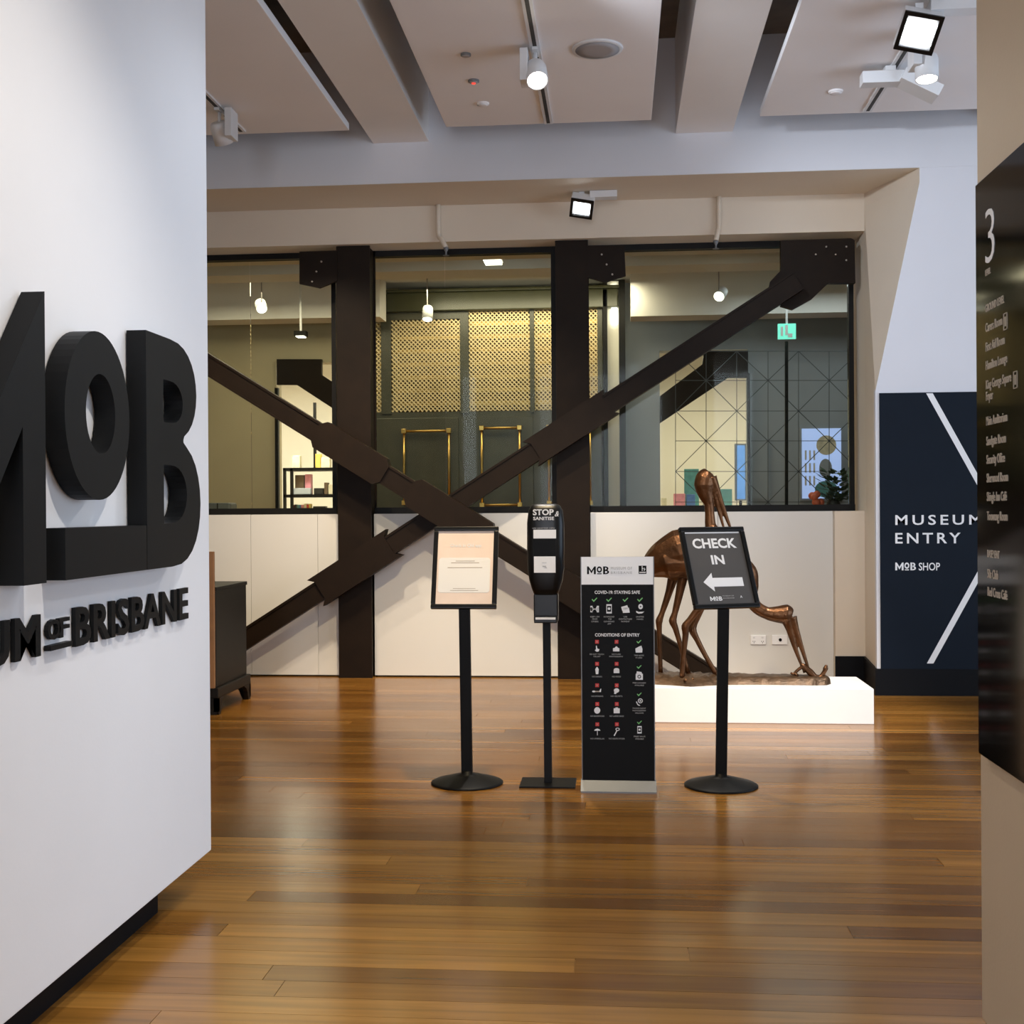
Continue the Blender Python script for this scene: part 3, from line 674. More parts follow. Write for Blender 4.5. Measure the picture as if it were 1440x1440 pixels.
YK = YC - .0012; kC = (oY(960, 950, YC).x - oY(860, 950, YC).x)/100
mob_logo(es, y_map(825.5, 856.5, 796.5, 807.5, YK), 'print_black', (0, -.0006, 0))
ytext('MUSEUM OF', 859, 797, 801, 30, 'print_grey', es, YK-.0004, 0, 1.2); ytext('BRISBANE', 859, 803.5, 807, 30, 'print_grey', es, YK-.0004, 0, 1.2)
obj('emblem', MB().box(oY(898, 800, YC).x, oY(909, 800, YC).x, YK-.0006, YK, zc(807), zc(795.5)), 'print_black', es)
q = MB()
for a, b, c_, d_ in ((902.5, 903.5, 796, 803), (903.5, 904.6, 799, 800), (905.5, 906.4, 798.5, 803), (906.4, 907.5, 800, 801), (899, 908, 804.2, 805.6)):
    q.box(oY(a, 800, YC).x, oY(b, 800, YC).x, YK-.0009, YK-.0005, zc(d_), zc(c_))
obj('emblem_mark', q, 'print_white', es)
def ct(s, px, y0, y1, w_px, bold=.01, mt='print_white'): ytext(s, px, y0, y1, w_px, mt, es, YK, bold, 1, 'c')
ct('COVID-19: STAYING SAFE', 868, 830.5, 835, 64, .022); ct('CONDITIONS OF ENTRY', 868, 890.5, 895, 63, .022)
ic = {}
PM = {'w': 'print_white', 'g': 'print_green', 'r': 'print_red', 'x': 'print_sand', 'k': 'print_black'}
def pgon(key, pts, dz=0):
    ic.setdefault((key, ICON[0]), MB()).prism([oY(a, b, YK) for a, b in pts], (0, -dz, 0), (0, -dz-.0006, 0))
ICON = [0]
def nxt(): ICON[0] += 1
def disc(key, x, y_, r, ry=None, dz=0, n=16): pgon(key, [(x + r*math.cos(2*math.pi*k/n), y_ + (ry or r)*math.sin(2*math.pi*k/n)) for k in range(n)], dz)
def rc(key, x0, x1, y0, y1, dz=0): pgon(key, [(x0, y0), (x1, y0), (x1, y1), (x0, y1)], dz)
def tick(x, y_, s_=1): nxt(); pgon('g', [(x-4*s_, y_-.3*s_), (x-3*s_, y_-1.3*s_), (x-1*s_, y_+.9*s_), (x+3*s_, y_-3.2*s_), (x+4*s_, y_-2.4*s_), (x-1*s_, y_+3*s_)])
def cross(x, y_):
    nxt()
    rc('r', x-2.6, x+2.6, y_-2.6, y_+2.6)
    for s_ in (1, -1): pgon('x', [(x-1.5, y_-1.2*s_), (x-1.2, y_-1.5*s_), (x+1.5, y_+1.2*s_), (x+1.2, y_+1.5*s_)], .0006)
for x in (836, 856.5, 879.5, 900): tick(x, 843.5)
# distance figures, phone, cards, hand
nxt(); rc('w', 830.2, 833.2, 852, 861); disc('w', 832.3, 856.5, 2.3, 3.4); rc('w', 839.2, 842.2, 852, 861); disc('w', 840, 856.5, 2.3, 3.4); rc('w', 833, 839, 856, 857)
def phone(x, y_, s_=1):
    nxt()
    rc('w', x-3.8*s_, x+3.8*s_, y_-6.5*s_, y_+6.5*s_); rc('k', x-2.9*s_, x+2.9*s_, y_-4.2*s_, y_+4*s_, .0006); disc('w', x, y_-.3*s_, 1.9*s_, dz=.0012)
phone(856.5, 856.2)
nxt(); pgon('w', [(873.5, 853.5), (882, 851), (883.5, 855), (875, 859)]); pgon('w', [(875, 855.5), (884.5, 854.5), (885.5, 861.5), (876, 862)])
nxt(); disc('w', 900.8, 853, 3.2, 3.8); disc('k', 900.8, 853, 1, dz=.0006); pgon('w', [(894.5, 859), (898, 860.5), (903, 860.2), (906, 860), (903, 862.5), (898, 863), (895, 861.5)])
for s, x, y_, w_ in (('KEEP 1.5M', 836.5, 867.3, 12.5), ('FROM', 836.5, 870.5, 7), ('OTHERS', 836.5, 874, 10), ('DOWNLOAD', 856.5, 867.3, 15), ('THE', 857.5, 870.5, 5), ('COVIDSAFE', 856.5, 874, 15), ('APP', 856.8, 877.3, 5),
                     ('USE', 879.5, 867.3, 5), ('CONTACTLESS', 879.5, 870.5, 18.5), ('PAYMENT', 879.5, 874, 12), ('SANITISE', 900, 867.3, 11), ('HANDS', 900, 870.7, 9)):
    ct(s, x, y_-1.1, y_+1.0, w_, 0, 'print_grey')
for x in (839.5, 867): 
    for y_ in (902.5, 933.5, 963.7, 990, 1018.5): cross(x + (y_-902)*.004, y_)
for y_ in (902.5, 938, 976.5, 1016): tick(898.5 + (y_-902)*.006, y_, .85)
nxt(); pgon('w', [(838, 908), (839.3, 908), (840, 912), (843, 913), (842, 916), (839, 916.5), (836.5, 914.5), (838.2, 913)])
nxt(); pgon('w', [(862, 911.5), (864.5, 911), (866, 909), (867.5, 909), (869, 911), (871, 911.5), (871, 916), (862, 916)])
nxt(); pgon('w', [(893.5, 912), (899, 909), (902, 908), (903.5, 913), (903, 917.7), (894, 917.7)])
nxt(); pgon('w', [(837, 941), (839, 938), (840, 938), (842, 941), (841.3, 948), (838, 948)]); nxt(); disc('w', 867, 942, 4, 2.6); rc('w', 863, 871, 942.5, 946.5)
nxt(); rc('w', 894, 904, 947.5, 956); pgon('w', [(895.5, 944), (902, 945), (903, 948), (895, 948)]); disc('k', 899, 951.5, 2.6, dz=.0006); disc('w', 899, 951.5, 1.5, dz=.0012)
nxt(); disc('w', 835, 972.3, 2.3, 1.3); rc('x', 837, 843, 971.6, 973.2); pgon('w', [(843, 971.5), (844.5, 968.5), (845.5, 968.5), (845, 973.2), (843, 973.2)])
nxt(); disc('w', 867, 971, 3.8, 3.2); pgon('w', [(863.5, 975.5), (864.5, 971), (868, 973), (866, 976)])
nxt(); disc('w', 839.8, 999, 4.3, 4.6); nxt(); rc('w', 863, 871.5, 996, 1003); rc('w', 865.5, 869, 994.8, 996)
nxt(); pgon('w', [(894.3, 987), (895.5, 986.3), (897, 990), (900.5, 992), (899, 992.6), (896.5, 991.3)]); disc('w', 900.5, 985.5, 3.4); disc('k', 900.5, 985.5, 2.3, dz=.0006); disc('w', 900.5, 985.5, 1.1, dz=.0012)
nxt(); pgon('w', [(835.5, 1027.5), (837, 1025.5), (840, 1024.5), (843, 1025.5), (844.5, 1027.5)]); rc('w', 839.7, 840.4, 1027.5, 1034)
nxt(); pgon('w', [(863, 1034.3), (867, 1027), (868.2, 1027.6), (864.4, 1035)]); disc('w', 868.5, 1025.5, 3, 2.2); disc('k', 868.5, 1025.5, 1.9, 1.2, dz=.0006)
phone(899.3, 1026.2, .8)
for s, x, y_, w_ in (('DO NOT TOUCH', 839.3, 920, 20), ('THE ART', 839.3, 923.2, 10), ('NO FLASH', 866.7, 920, 12.5), ('PHOTOGRAPHY', 866.5, 923.2, 19.5), ('NO DRINKS', 839.6, 951.5, 14), ('NO FOOD', 867, 951.5, 12.5),
                     ('NO SMOKING', 840, 979, 16.5), ('NO HELMETS', 867, 979, 16.5), ('NO BACKPACKS', 840, 1007, 19.5), ('NO LARGE BAGS', 867.3, 1007, 20), ('NO UMBRELLAS', 840, 1038.7, 19.5), ('NO SELFIE STICKS', 867.3, 1038.7, 22),
                     ('TAKE NOTES', 898.5, 921.7, 14), ('IF USED', 898.5, 925, 9), ('FREE LOCKERS', 899, 960.3, 18.5), ('AVAILABLE', 899, 963.7, 13), ('PHONES SILENT', 899, 996, 18.5), ('PHOTOGRAPHY', 899, 999.3, 19), ('WELCOME', 899, 1002.7, 12), ('FREE WI-FI', 899.3, 1035.7, 16), ('AVAILABLE', 899.3, 1039, 12)):
    ct(s, x, y_-1.05, y_+.95, w_, 0, 'print_grey')
for (k, n_), mb_ in ic.items(): obj({'g': 'tick', 'r': 'cross_square', 'x': 'cross'}.get(k, 'pictogram'), mb_, PM[k], es)

# ------------------------------------------------------------------ cabinet behind the left partition
XC = -2.57; cb = thing('cabinet', (XC - .5, 7.8, 0), 'dark ebonised cabinet on bracket feet with a tan wooden end board', 'cabinet')
zt_ = .816
obj('body', MB().bbox(XC-1.2, XC, 7.56, 8.20, .17, zt_-.025, .004), 'ebony', cb)
obj('top', MB().bbox(XC-1.22, XC+.004, 7.56, 8.215, zt_-.025, zt_, .004), 'ebony', cb)
obj('end_board', MB().bbox(XC-1.2, XC-.003, 7.53, 7.558, .17, 1.045, .003), 'wood_panel', cb, label='tan wooden board')
obj('base_rail', MB().bbox(XC-1.22, XC+.022, 7.53, 8.22, .105, .172, .006), 'ebony', cb)
for yy, s_ in ((7.53, 1), (8.22, -1)):
    for xx, t_ in ((XC+.022, -1), (XC-1.22, 1)):
        pr = [(0, .107), (0, .02), (.012, 0), (.05, 0), (.065, .03), (.075, .06), (.10, .085), (.15, .107)]
        q = MB().prism([Vector((xx, yy + s_*a, b)) for a, b in pr], (0, 0, 0), (t_*.03, 0, 0))
        q.prism([Vector((xx + t_*a, yy, b)) for a, b in pr], (0, 0, 0), (0, s_*.03, 0))
        obj('foot', q, 'ebony', cb)

# ------------------------------------------------------------------ ceiling fixtures
def Rz(d):                                     # rotation taking local -Z to direction d
    return Vector(d).to_track_quat('-Z', 'Y').to_matrix().to_4x4()
def track(px0, py0, px1, py1, label):
    a, b = oZ(px0, py0, ZP), oZ(px1, py1, ZP); x = (a.x+b.x)/2; yb_ = min(max(a.y, b.y), PE)
    o = thing('light_track', (x, yb_, ZP), label, 'track')
    obj('rail', MB().box(x-.028, x+.028, -1, yb_, ZP-.012, ZP), 'fixture_white', o); obj('slot', MB().box(x-.011, x+.011, -1, yb_-.02, ZP-.0135, ZP-.012), 'track_slot', o)
    return x
xt1 = track(743, 0, 770, 172, 'white lighting track with dark slot running along the middle ceiling panel')
xt2 = track(1318, 0, 1218, 155, 'lighting track on the right ceiling panel carrying square floodlight')
xt0 = track(300, 143, 340, 184, 'lighting track on ceiling panel beside the white partition')
def track_spot(x, y_, d, label, lens, power, col, driver=(0, 0), drop=.13, r=.062, L_=.11, ang=55):
    o = thing('track_spotlight', (x, y_, ZP-.0135), label, 'spotlight')
    obj('adaptor', MB().box(x-.016, x+.016, y_-.06, y_+.06, ZP-.03, ZP-.0135), 'fixture_white', o)
    obj('driver_box', MB().bbox(x-.085+driver[0], x-.04+driver[0], y_-.07, y_+.07, ZP-.20, ZP-.02, .004), 'fixture_white', o)
    obj('stem', MB().tube([(x, y_, ZP-.03), (x, y_, ZP-drop+.02)], [.011, .011], n=10, sub=1), 'fixture_white', o)
    c = Vector((x, y_, ZP-drop)); M = Matrix.Translation(c) @ Rz(d)
    h = obj('head', MB().lathe([(r*.75, .03), (r*.92, .02), (r, 0), (r, -L_), (r*.9, -L_), (r*.88, -L_+.012)], M=M, n=28), 'fixture_white', o)
    obj('lens', MB().lathe([(r*.87, -L_+.008), (r*.87, -L_+.004)], M=M, n=28), lens, h)
    if power:
        p = M @ Vector((0, 0, -L_-.02)); spot('track_lamp', p, p + Vector(d), power, col, ang)
c1 = oZ(763, 92, ZP - .1)
track_spot(xt1, c1.y, (.12, -.55, -.75), 'white cylindrical track spotlight glowing on the middle ceiling panel', 'lens_warm', 120, NEUT, drop=.12, ang=75)
c2 = oZ(1303, 85, ZP - .16)
track_spot(c2.x, c2.y, (-.02, -.12, -1), 'white cylindrical spotlight below square floodlight on right ceiling panel', 'lens_warm', 60, NEUT, drop=.16, ang=70)
c3 = oZ(312, 178, ZP - .12)
track_spot(xt0, c3.y, (.1, .5, -.8), 'small white spotlight on ceiling track next to the white partition', 'lens_glow', 60, WARM, driver=(.14, 0), drop=.12, r=.06, ang=80)
def flood(c, d, size, label, lens, arm, mount_z, power, col, ang=100, roll=17):
    o = thing('floodlight', (c.x, c.y, mount_z), label, 'floodlight'); M = Matrix.Translation(c) @ Rz(d) @ Matrix.Rotation(math.radians(roll), 4, 'Z'); s_ = size/2
    obj('housing', MB().bbox(-s_, s_, -s_, s_, 0, .07, .006, M), 'fixture_white', o)
    b = MB()
    for a in ((-s_, s_, -s_, -s_+.02), (-s_, s_, s_-.02, s_), (-s_, -s_+.02, -s_+.02, s_-.02), (s_-.02, s_, -s_+.02, s_-.02)): b.box(a[0], a[1], a[2], a[3], -.012, .002, M)
    obj('bezel', b, 'black_plastic', o)
    obj('lens', MB().box(-s_+.03, s_-.03, -s_+.04, s_-.04, -.006, -.001, M), lens, o)
    obj('bracket', MB().box(c.x-.02, c.x+.02, c.y-.02, c.y+.02, c.z, mount_z).bbox(c.x+arm[0], c.x+arm[1], c.y-.05, c.y+.05, mount_z-.05, mount_z, .004), 'fixture_white', o)
    if power:
        p = M @ Vector((0, 0, -.05)); spot('flood_lamp', p, p + Vector(d), power, col, ang, .8, .08)
c4 = oZ(1292, 46, ZP - .16)
flood(c4, (-.12, -.60, -.55), .20, 'square white floodlight with black bezel on the right ceiling panel', 'lens_cool', (.05, .33), ZP-.0135, 60, COOL, 84)
c5 = oY(818, 293, 8.93)
flood(c5, (-.1, -.45, -.62), .17, 'square floodlight under the deep beam above the glazing', 'lens_cool', (.06, .26), ZS1 - .003, 0, NEUT)
# unlit wall washer on the right track
c6 = oZ(1250, 112, ZP - .08); ww = thing('wall_washer', (c6.x, c6.y, ZP-.0135), 'white boxy wall-washer fitting on right ceiling track, unlit', 'light')
obj('adaptor', MB().box(c6.x-.03, c6.x+.03, c6.y-.05, c6.y+.05, ZP-.04, ZP-.0135), 'fixture_white', ww)
obj('driver_box', MB().bbox(c6.x-.16, c6.x+.12, c6.y-.05, c6.y+.05, ZP-.11, ZP-.04, .004), 'fixture_white', ww)
Mw = Matrix.Translation((c6.x+.17, c6.y-.02, ZP-.13)) @ Matrix.Rotation(math.radians(28), 4, 'Y')
obj('head', MB().bbox(-.12, .12, -.08, .08, -.035, .035, .004, Mw), 'fixture_white', ww)
def ceil_disc(px, py, r, label, cat, name, mats, zz=ZP):
    c = oZ(px, py, zz); o = thing(name, (c.x, c.y, zz), label, cat)
    obj('rim', MB().lathe([(r, 0), (r*.98, -.010), (r*.86, -.012)], c=(c.x, c.y, zz), n=36), mats[0], o)
    obj('centre', MB().lathe([(r*.86, -.0125), (r*.5, -.016), (r*.1, -.017)], c=(c.x, c.y, zz), n=36), mats[1], o)
ceil_disc(840, 68, .145, 'round grey ceiling loudspeaker in the middle ceiling panel', 'speaker', 'ceiling_speaker', ('fixture_white', 'speaker_mesh'))
ceil_disc(655, 76, .03, 'tiny silver sprinkler rosette in the middle ceiling panel', 'sprinkler', 'sprinkler_rosette', ('aluminium', 'speaker_mesh'))
ceil_disc(666, 113, .034, 'small ceiling sensor with glowing red light', 'sensor', 'ceiling_sensor', ('aluminium', 'speaker_mesh'))
se = bpy.data.objects['ceiling_sensor']; obj('indicator', MB().lathe([(.012, -.0172), (.012, -.021)], c=tuple(se.location), n=12), 'red_led', se, label='glowing red light')
ceil_disc(679, 145, .04, 'small plain white cover disc in the middle ceiling panel', 'cover', 'cover_disc', ('panel_paint', 'panel_paint'))
ceil_disc(1175, 128, .045, 'small plain white cover disc in the right ceiling panel', 'cover', 'cover_disc', ('panel_paint', 'panel_paint'))
# sprinkler pipes
for px, py, px2, lb in ((616, 318, 627, 'white sprinkler pipe on lintel above the brass mesh doors'), (1011, 305, 1007, 'white sprinkler pipe on lintel above the right glazing bay')):
    a = oY(px, py, 9.16); o = thing('sprinkler_pipe', (a.x, 9.16, ZS1), lb, 'pipe'); xo = oY(px2, 360, 9.13).x
    obj('pipe', MB().tube([(a.x, 9.175, ZS1), (a.x, 9.175, 3.42), (a.x+(xo-a.x)*.4, 9.16, 3.37), (xo, 9.14, 3.30)], [.019]*4, n=12, sub=3), 'wall_paint', o)
    obj('sprinkler_head', MB().lathe([(.022, 0), (.014, -.02), (.007, -.03), (.007, -.055), (.024, -.057), (.024, -.06)], c=(xo, 9.14, 3.30), n=14), 'aluminium', o)

# ------------------------------------------------------------------ hall behind the glass
YH = 13.0
hx = lambda px, Y=YH: oY(px, 600, Y).x
hz = lambda py, Y=YH: oY(720, py, Y).z
obj('ceiling_hall', MB().box(-6.2, 5.6, 9.9, 17.5, 3.72, 3.9), 'ceiling_paint', kind='structure')
for y0, z0 in ((10.6, 3.42), (12.3, 3.30)):
    obj('trim_%d' % int(y0), MB().box(-6.2, hx(535, y0) if y0 > 12 else 5.6, y0, y0+.35, z0, 3.74), 'ceiling_paint', kind='structure')
obj('trim_13', MB().box(hx(888, 12.3), 5.6, 12.3, 12.65, 3.25, 3.74), 'ceiling_paint', kind='structure')
# hall back wall with two openings
wh = obj('wall_hall', MB().box(-6.2, hx(389), YH, YH+.2, 0, 3.74).box(hx(389), hx(500), YH, YH+.2, hz(505), 3.74).box(hx(500), hx(560), YH+.02, YH+.2, 0, 3.74), 'hall_wall', kind='structure')
obj('wall_hall_right', MB().box(hx(868), hx(928), YH, YH+.2, 0, 3.74).box(hx(928), hx(1052), YH, YH+.2, hz(497), 3.74).box(hx(1052), 5.6, YH, YH+.2, 0, 3.74), 'hall_grey', kind='structure')
obj('wall_shop', MB().box(-6.2, 5.6, 17.0, 17.2, 0, 3.74), 'shop_white', kind='structure')
obj('wall_shop_side', MB().box(hx(520), hx(520)+.1, YH+.2, 17, 0, 3.74), 'shop_white', kind='structure')
obj('wall_far_room_side', MB().box(hx(868), hx(868)+.1, YH+.2, 17, 0, 3.74), 'shop_white', kind='structure')
# second truss seen in the openings
t2 = thing('back_truss', (hx(430), YH-.07, 0), 'dark steel plate and diagonal brace in the lit shop opening', 'truss')
obj('plate', MB().prism([oY(a, b, YH-.07) for a, b in ((389, 505), (452, 505), (452, 527), (478, 544), (478, 581), (417, 541), (389, 541))], (0, 0, 0), (0, .06, 0)), 'steel_brown', t2)
obj('post', MB().box(hx(389), hx(393.5), YH-.07, YH-.01, 0, hz(541)), 'black_frame', t2)
t3 = thing('back_truss', (hx(990), YH-.07, 0), 'dark steel plate and diagonal brace in the right cream opening', 'truss')
obj('plate', MB().prism([oY(a, b, YH-.07) for a, b in ((1052, 493), (990, 493), (988, 512), (928, 557), (928, 595), (1024, 531), (1052, 531))], (0, 0, 0), (0, .06, 0)), 'steel_brown', t3)
obj('post', MB().box(hx(1050), hx(1054), YH-.07, YH-.01, 0, hz(531)), 'black_frame', t3)
# brass mesh lift front
lf = thing('lift_front', (hx(690), YH-.2, 0), 'olive green lift front with brass mesh upper panels and brass rails', 'lift'); YF = YH - .2
lx = lambda px: hx(px, YF); lz_ = lambda py: hz(py, YF)
obj('canopy', MB().bbox(lx(512), lx(870), YF-.10, YF+.3, lz_(437), lz_(411), .01), 'olive', lf)
obj('cornice', MB().bbox(lx(512), lx(872), YF-.14, YF+.3, lz_(411), lz_(407), .008), 'olive', lf)
obj('lower_panel', MB().box(lx(512), lx(846), YF, YF+.06, 0, lz_(578)), 'olive_door', lf)
obj('cage_back', MB().box(lx(512), lx(846), YF+.25, YF+.28, lz_(578), lz_(437)), 'cage_back', lf)
for a, b in ((512, 521), (537, 551), (648, 660), (746, 752), (841, 848)):
    obj('stile', MB().box(lx(a), lx(b), YF-.02, YF+.04, lz_(580), lz_(437)), 'olive_door', lf)
for k in range(7):
    z_ = lz_(450 + k*19); obj('shelf_bar', MB().box(lx(521), lx(841), YF+.2, YF+.25, z_-.02, z_+.02), 'brass', lf)
def mesh_panel(a, b, c, d):
    x0, x1, z0, z1 = lx(a), lx(b), lz_(d), lz_(c); q = MB(); s_ = .046; w_, h_ = x1-x0, z1-z0; k = -int(h_/s_)-1
    while k*s_ < w_:
        for sg in (1, -1):
            u0, u1 = k*s_, k*s_ + h_
            ta, tb = max(0, -u0), min(h_, w_-u0)
            if tb - ta > .01:
                za, zb_ = (z0+ta, z0+tb) if sg == 1 else (z1-ta, z1-tb)
                q.bar((x0+u0+ta, YF+.01+.006*sg, za), (x0+u0+tb, YF+.01+.006*sg, zb_), .0125, .006)
        k += 1
    o = obj('mesh_panel', q, 'brass_mesh', lf, kind='stuff')
for r_ in ((551, 648, 447, 577), (660, 746, 437, 577), (752, 780, 437, 577), (521, 537, 437, 577), (826, 841, 437, 577)): mesh_panel(*r_)
obj('transom', MB().box(lx(551), lx(648), YF-.015, YF+.04, lz_(447), lz_(437)), 'olive_door', lf)
def rail_frame(a, b, c, d):
    q = MB(); x0, x1, z0, z1 = lx(a), lx(b), lz_(d), lz_(c); y_ = YF-.05
    for p, r_ in (((x0, z0), (x1, z0)), ((x1, z0), (x1, z1)), ((x1, z1), (x0, z1)), ((x0, z1), (x0, z0))):
        q.tube([(p[0], y_, p[1]), (r_[0], y_, r_[1])], [.013, .013], n=8, sub=1)
    rf = obj('brass_rail', q, 'brass', lf)
    for x in (x0, x1):
        for z in (z0, z1): obj('corner_block', MB().bbox(x-.025, x+.025, y_-.025, YF, z-.025, z+.025, .004), 'brass', rf)
rail_frame(569, 632, 605, 706); rail_frame(678, 731, 602, 710); rail_frame(772, 830, 602, 708)
for x0, x1 in ((528, 645), (664, 750)): obj('door_panel', MB().bbox(lx(x0), lx(x1), YF-.012, YF, .1, lz_(586), .006), 'olive_door', lf)
lx2 = thing('glass_column', (lx(862), YF, 0), 'dark-edged glazed lift shaft post with a bright strip', 'post')
obj('post', MB().box(lx(849), lx(855), YF-.1, YF, 0, 3.7), 'black_frame', lx2); obj('post', MB().box(lx(871), lx(880), YF-.1, YF, 0, 3.7), 'black_frame', lx2)
obj('panel', MB().box(lx(855), lx(871), YF-.02, YF, 0, 3.7), 'shop_white', lx2); obj('strip_light', MB().box(lx(861), lx(869), YF-.05, YF-.02, lz_(460), lz_(405)), 'lens_glow', lx2)
# hall luminaire and spots
def hall_spot(px, py, Y, d, label, r=.055):
    c = oY(px, py, Y); o = thing('hall_spotlight', (c.x, c.y, 3.7), label, 'spotlight'); M = Matrix.Translation(c) @ Rz(d)
    obj('stem', MB().tube([(c.x, c.y, 3.72), (c.x, c.y, c.z)], [.006, .006], n=8, sub=1), 'speaker_mesh', o)
    h = obj('head', MB().lathe([(r*.8, .14), (r, .12), (r, 0)], M=M, n=20), 'fixture_white', o); obj('lens', MB().lathe([(r*.86, -.001), (r*.86, -.004)], M=M, n=20), 'lens_glow', h)
hall_spot(368, 434, 11.6, (.3, -.7, -.5), 'glowing spotlight hanging in hall behind the left glazing')
hall_spot(1011, 417, 11.6, (-.3, -.7, -.5), 'glowing spotlight hanging in hall behind the right glazing')
hall_spot(601, 449, 12.2, (0, -.3, -1), 'glowing spotlight in front of the brass mesh lift')
o = thing('ceiling_luminaire', (hx(693, 10.2), 10.2, 3.7), 'small rectangular glowing ceiling luminaire above the lift hall', 'light'); c = oY(693, 368, 10.2)
obj('body', MB().box(c.x-.08, c.x+.08, 10.1, 10.3, c.z+.01, 3.72), 'fixture_white', o); obj('lens', MB().box(c.x-.07, c.x+.07, 10.1, 10.3, c.z-.01, c.z+.01), 'lens_glow', o)
o = thing('ceiling_luminaire', (hx(425, 12.1), 12.1, 3.7), 'small dark glowing luminaire above the shop opening', 'light'); c = oY(425, 474, 12.1)
obj('body', MB().box(c.x-.06, c.x+.06, 12.0, 12.1, c.z, c.z+.05), 'black_frame', o); obj('lens', MB().box(c.x-.04, c.x+.04, 12.0, 12.1, c.z-.01, c.z), 'lens_glow', o)
obj('stem', MB().box(c.x-.01, c.x+.01, 12.04, 12.06, c.z+.05, 3.72), 'fixture_white', o)
# patterned screen with star lattice behind the right bay
YT = 12.0; ls = thing('lattice_screen', (hx(1100, YT), YT, 0), 'thin dark star-pattern lattice screen in hall behind the right glazing', 'screen')
gx = [950, 993, 1036, 1080, 1123, 1166, 1209, 1252]; gy = [494, 535, 578, 620, 663, 706, 749, 792]
T = lambda a, b: oY(a, b, YT)
for a in gx: obj('lattice_bar', MB().bar(T(a, 494), T(a, 792), .006, .006), 'lattice_line', ls)
for b in gy: obj('lattice_bar', MB().bar(T(gx[0], b), T(gx[-1], b), .006, .006), 'lattice_line', ls)
for i in range(len(gx)-1):
    for j in range(len(gy)-1):
        if (i + j) % 2 == 0: obj('lattice_bar', MB().bar(T(gx[i], gy[j]), T(gx[i+1], gy[j+1]), .007, .006), 'lattice_line', ls)
        else: obj('lattice_bar', MB().bar(T(gx[i+1], gy[j]), T(gx[i], gy[j+1]), .007, .006), 'lattice_line', ls)
obj('post', MB().bar(T(1106, 480), T(1106, 1000), .03, .03), 'black_frame', ls)
# illuminated posters, exit sign, plant
def lit(name, a, b, c_, d_, Y, mt, label, cat):
    x0, x1, z0, z1 = hx(a, Y), hx(b, Y), hz(d_, Y), hz(c_, Y); o = thing(name, ((x0+x1)/2, Y, z0), label, cat)
    obj('frame', MB().box(x0-.02, x1+.02, Y-.02, Y, z0-.02, z1+.02), 'hall_grey', o); obj('display', MB().box(x0, x1, Y-.026, Y-.02, z0, z1), mt, o); return o
sp = lit('light_box', 1127, 1182, 608, 704, YH, 'screen_pale', 'pale blue glowing display panel on the grey hall wall', 'display')
for k in range(9):
    c = oY(1133 + (k % 3)*6, 640 + (k//3)*18, YH-.028); obj('printed_line', MB().cbox(c, .02, .002, .10), 'print_white', sp)
for a_, b_, c_, d_, mt_ in ((1148, 1176, 612, 640, 'item_cream'), (1152, 1170, 645, 672, 'hall_grey'), (1146, 1178, 676, 700, 'item_teal')):
    p_, q_ = oY(a_, d_, YH-.028), oY(b_, c_, YH-.028); obj('picture', MB().join(curve_fill([ell(p_.x, q_.x, p_.z, q_.z, 20)], .002), fY((0, YH-.026, 0))), mt_, sp)
lit('light_box', 1059, 1078, 624, 704, YH, 'hall_grey', 'narrow dull blue panel beside the cream opening', 'display')
bn = lit('banner', 1035, 1047, 630, 704, 14.0, 'screen_blue', 'narrow bright blue banner inside the cream opening', 'banner')
obj('stand', MB().box(bn.location.x-.015, bn.location.x+.015, 14.0, 14.03, 0, bn.location.z+.3).bbox(bn.location.x-.1, bn.location.x+.1, 13.9, 14.12, 0, .02, .004), 'black_metal', bn)
ex = thing('exit_sign', (hx(1106, 11.8), 11.8, 3.0), 'green glowing exit sign hanging in hall behind right glazing', 'sign')
c0, c1_ = oY(1094, 477, 11.8), oY(1119, 455, 11.8)
obj('panel', MB().box(c0.x, c1_.x, 11.79, 11.82, c0.z, c1_.z), 'exit_green', ex); obj('stem', MB().box((c0.x+c1_.x)/2-.01, (c0.x+c1_.x)/2+.01, 11.80, 11.81, c1_.z, 3.72), 'fixture_white', ex)
q = MB(); w_ = c1_.x-c0.x; h_ = c1_.z-c0.z
for a, b, c_, d_ in ((.15, .28, .2, .8), (.4, .55, .25, .9), (.55, .8, .1, .35)): q.box(c0.x+a*w_, c0.x+b*w_, 11.786, 11.79, c0.z+c_*h_, c0.z+d_*h_)
obj('pictogram', q, 'print_white', ex)
YV = 11.2; c = oY(1172, 716, YV); pt = thing('flower_arrangement', (c.x, YV, .9), 'coral flowers and dark foliage on a stand at the right glazing edge', 'plant')
obj('stand', MB().bbox(c.x-.2, c.x+.2, YV-.2, YV+.2, 0, c.z, .01), 'hall_grey', pt)
obj('vase', MB().lathe([(.05, 0), (.07, .03), (.05, .08), (.04, .1)], c=(c.x, YV, c.z), n=16), 'item_black', pt)
q = MB()
for k in range(220):
    a = random.uniform(0, 6.28); r = random.uniform(.0, .15); h = random.uniform(.07, .34); p = Vector((c.x+r*math.cos(a)+.05, YV+r*math.sin(a)*.7, c.z+h)); dd = Vector((math.cos(a), math.sin(a), random.uniform(-.3, .8))).normalized()
    s_ = dd.cross(Vector((0, 0, 1))).normalized()*.026; q.add([p, p+dd*.04+s_, p+dd*.10, p+dd*.04-s_], [(0, 1, 2, 3)])
obj('foliage', q, 'leaf', pt, kind='stuff')
for k in range(6):
    p = (c.x-.16+random.uniform(-.05, .06), YV-.08+random.uniform(-.05, .05), c.z+.06+random.uniform(0, .08)); bm = bmesh.new(); bmesh.ops.create_icosphere(bm, subdivisions=2, radius=.035)
    obj('flower', MB().bm(bm, Matrix.Translation(p), True), 'coral', pt)
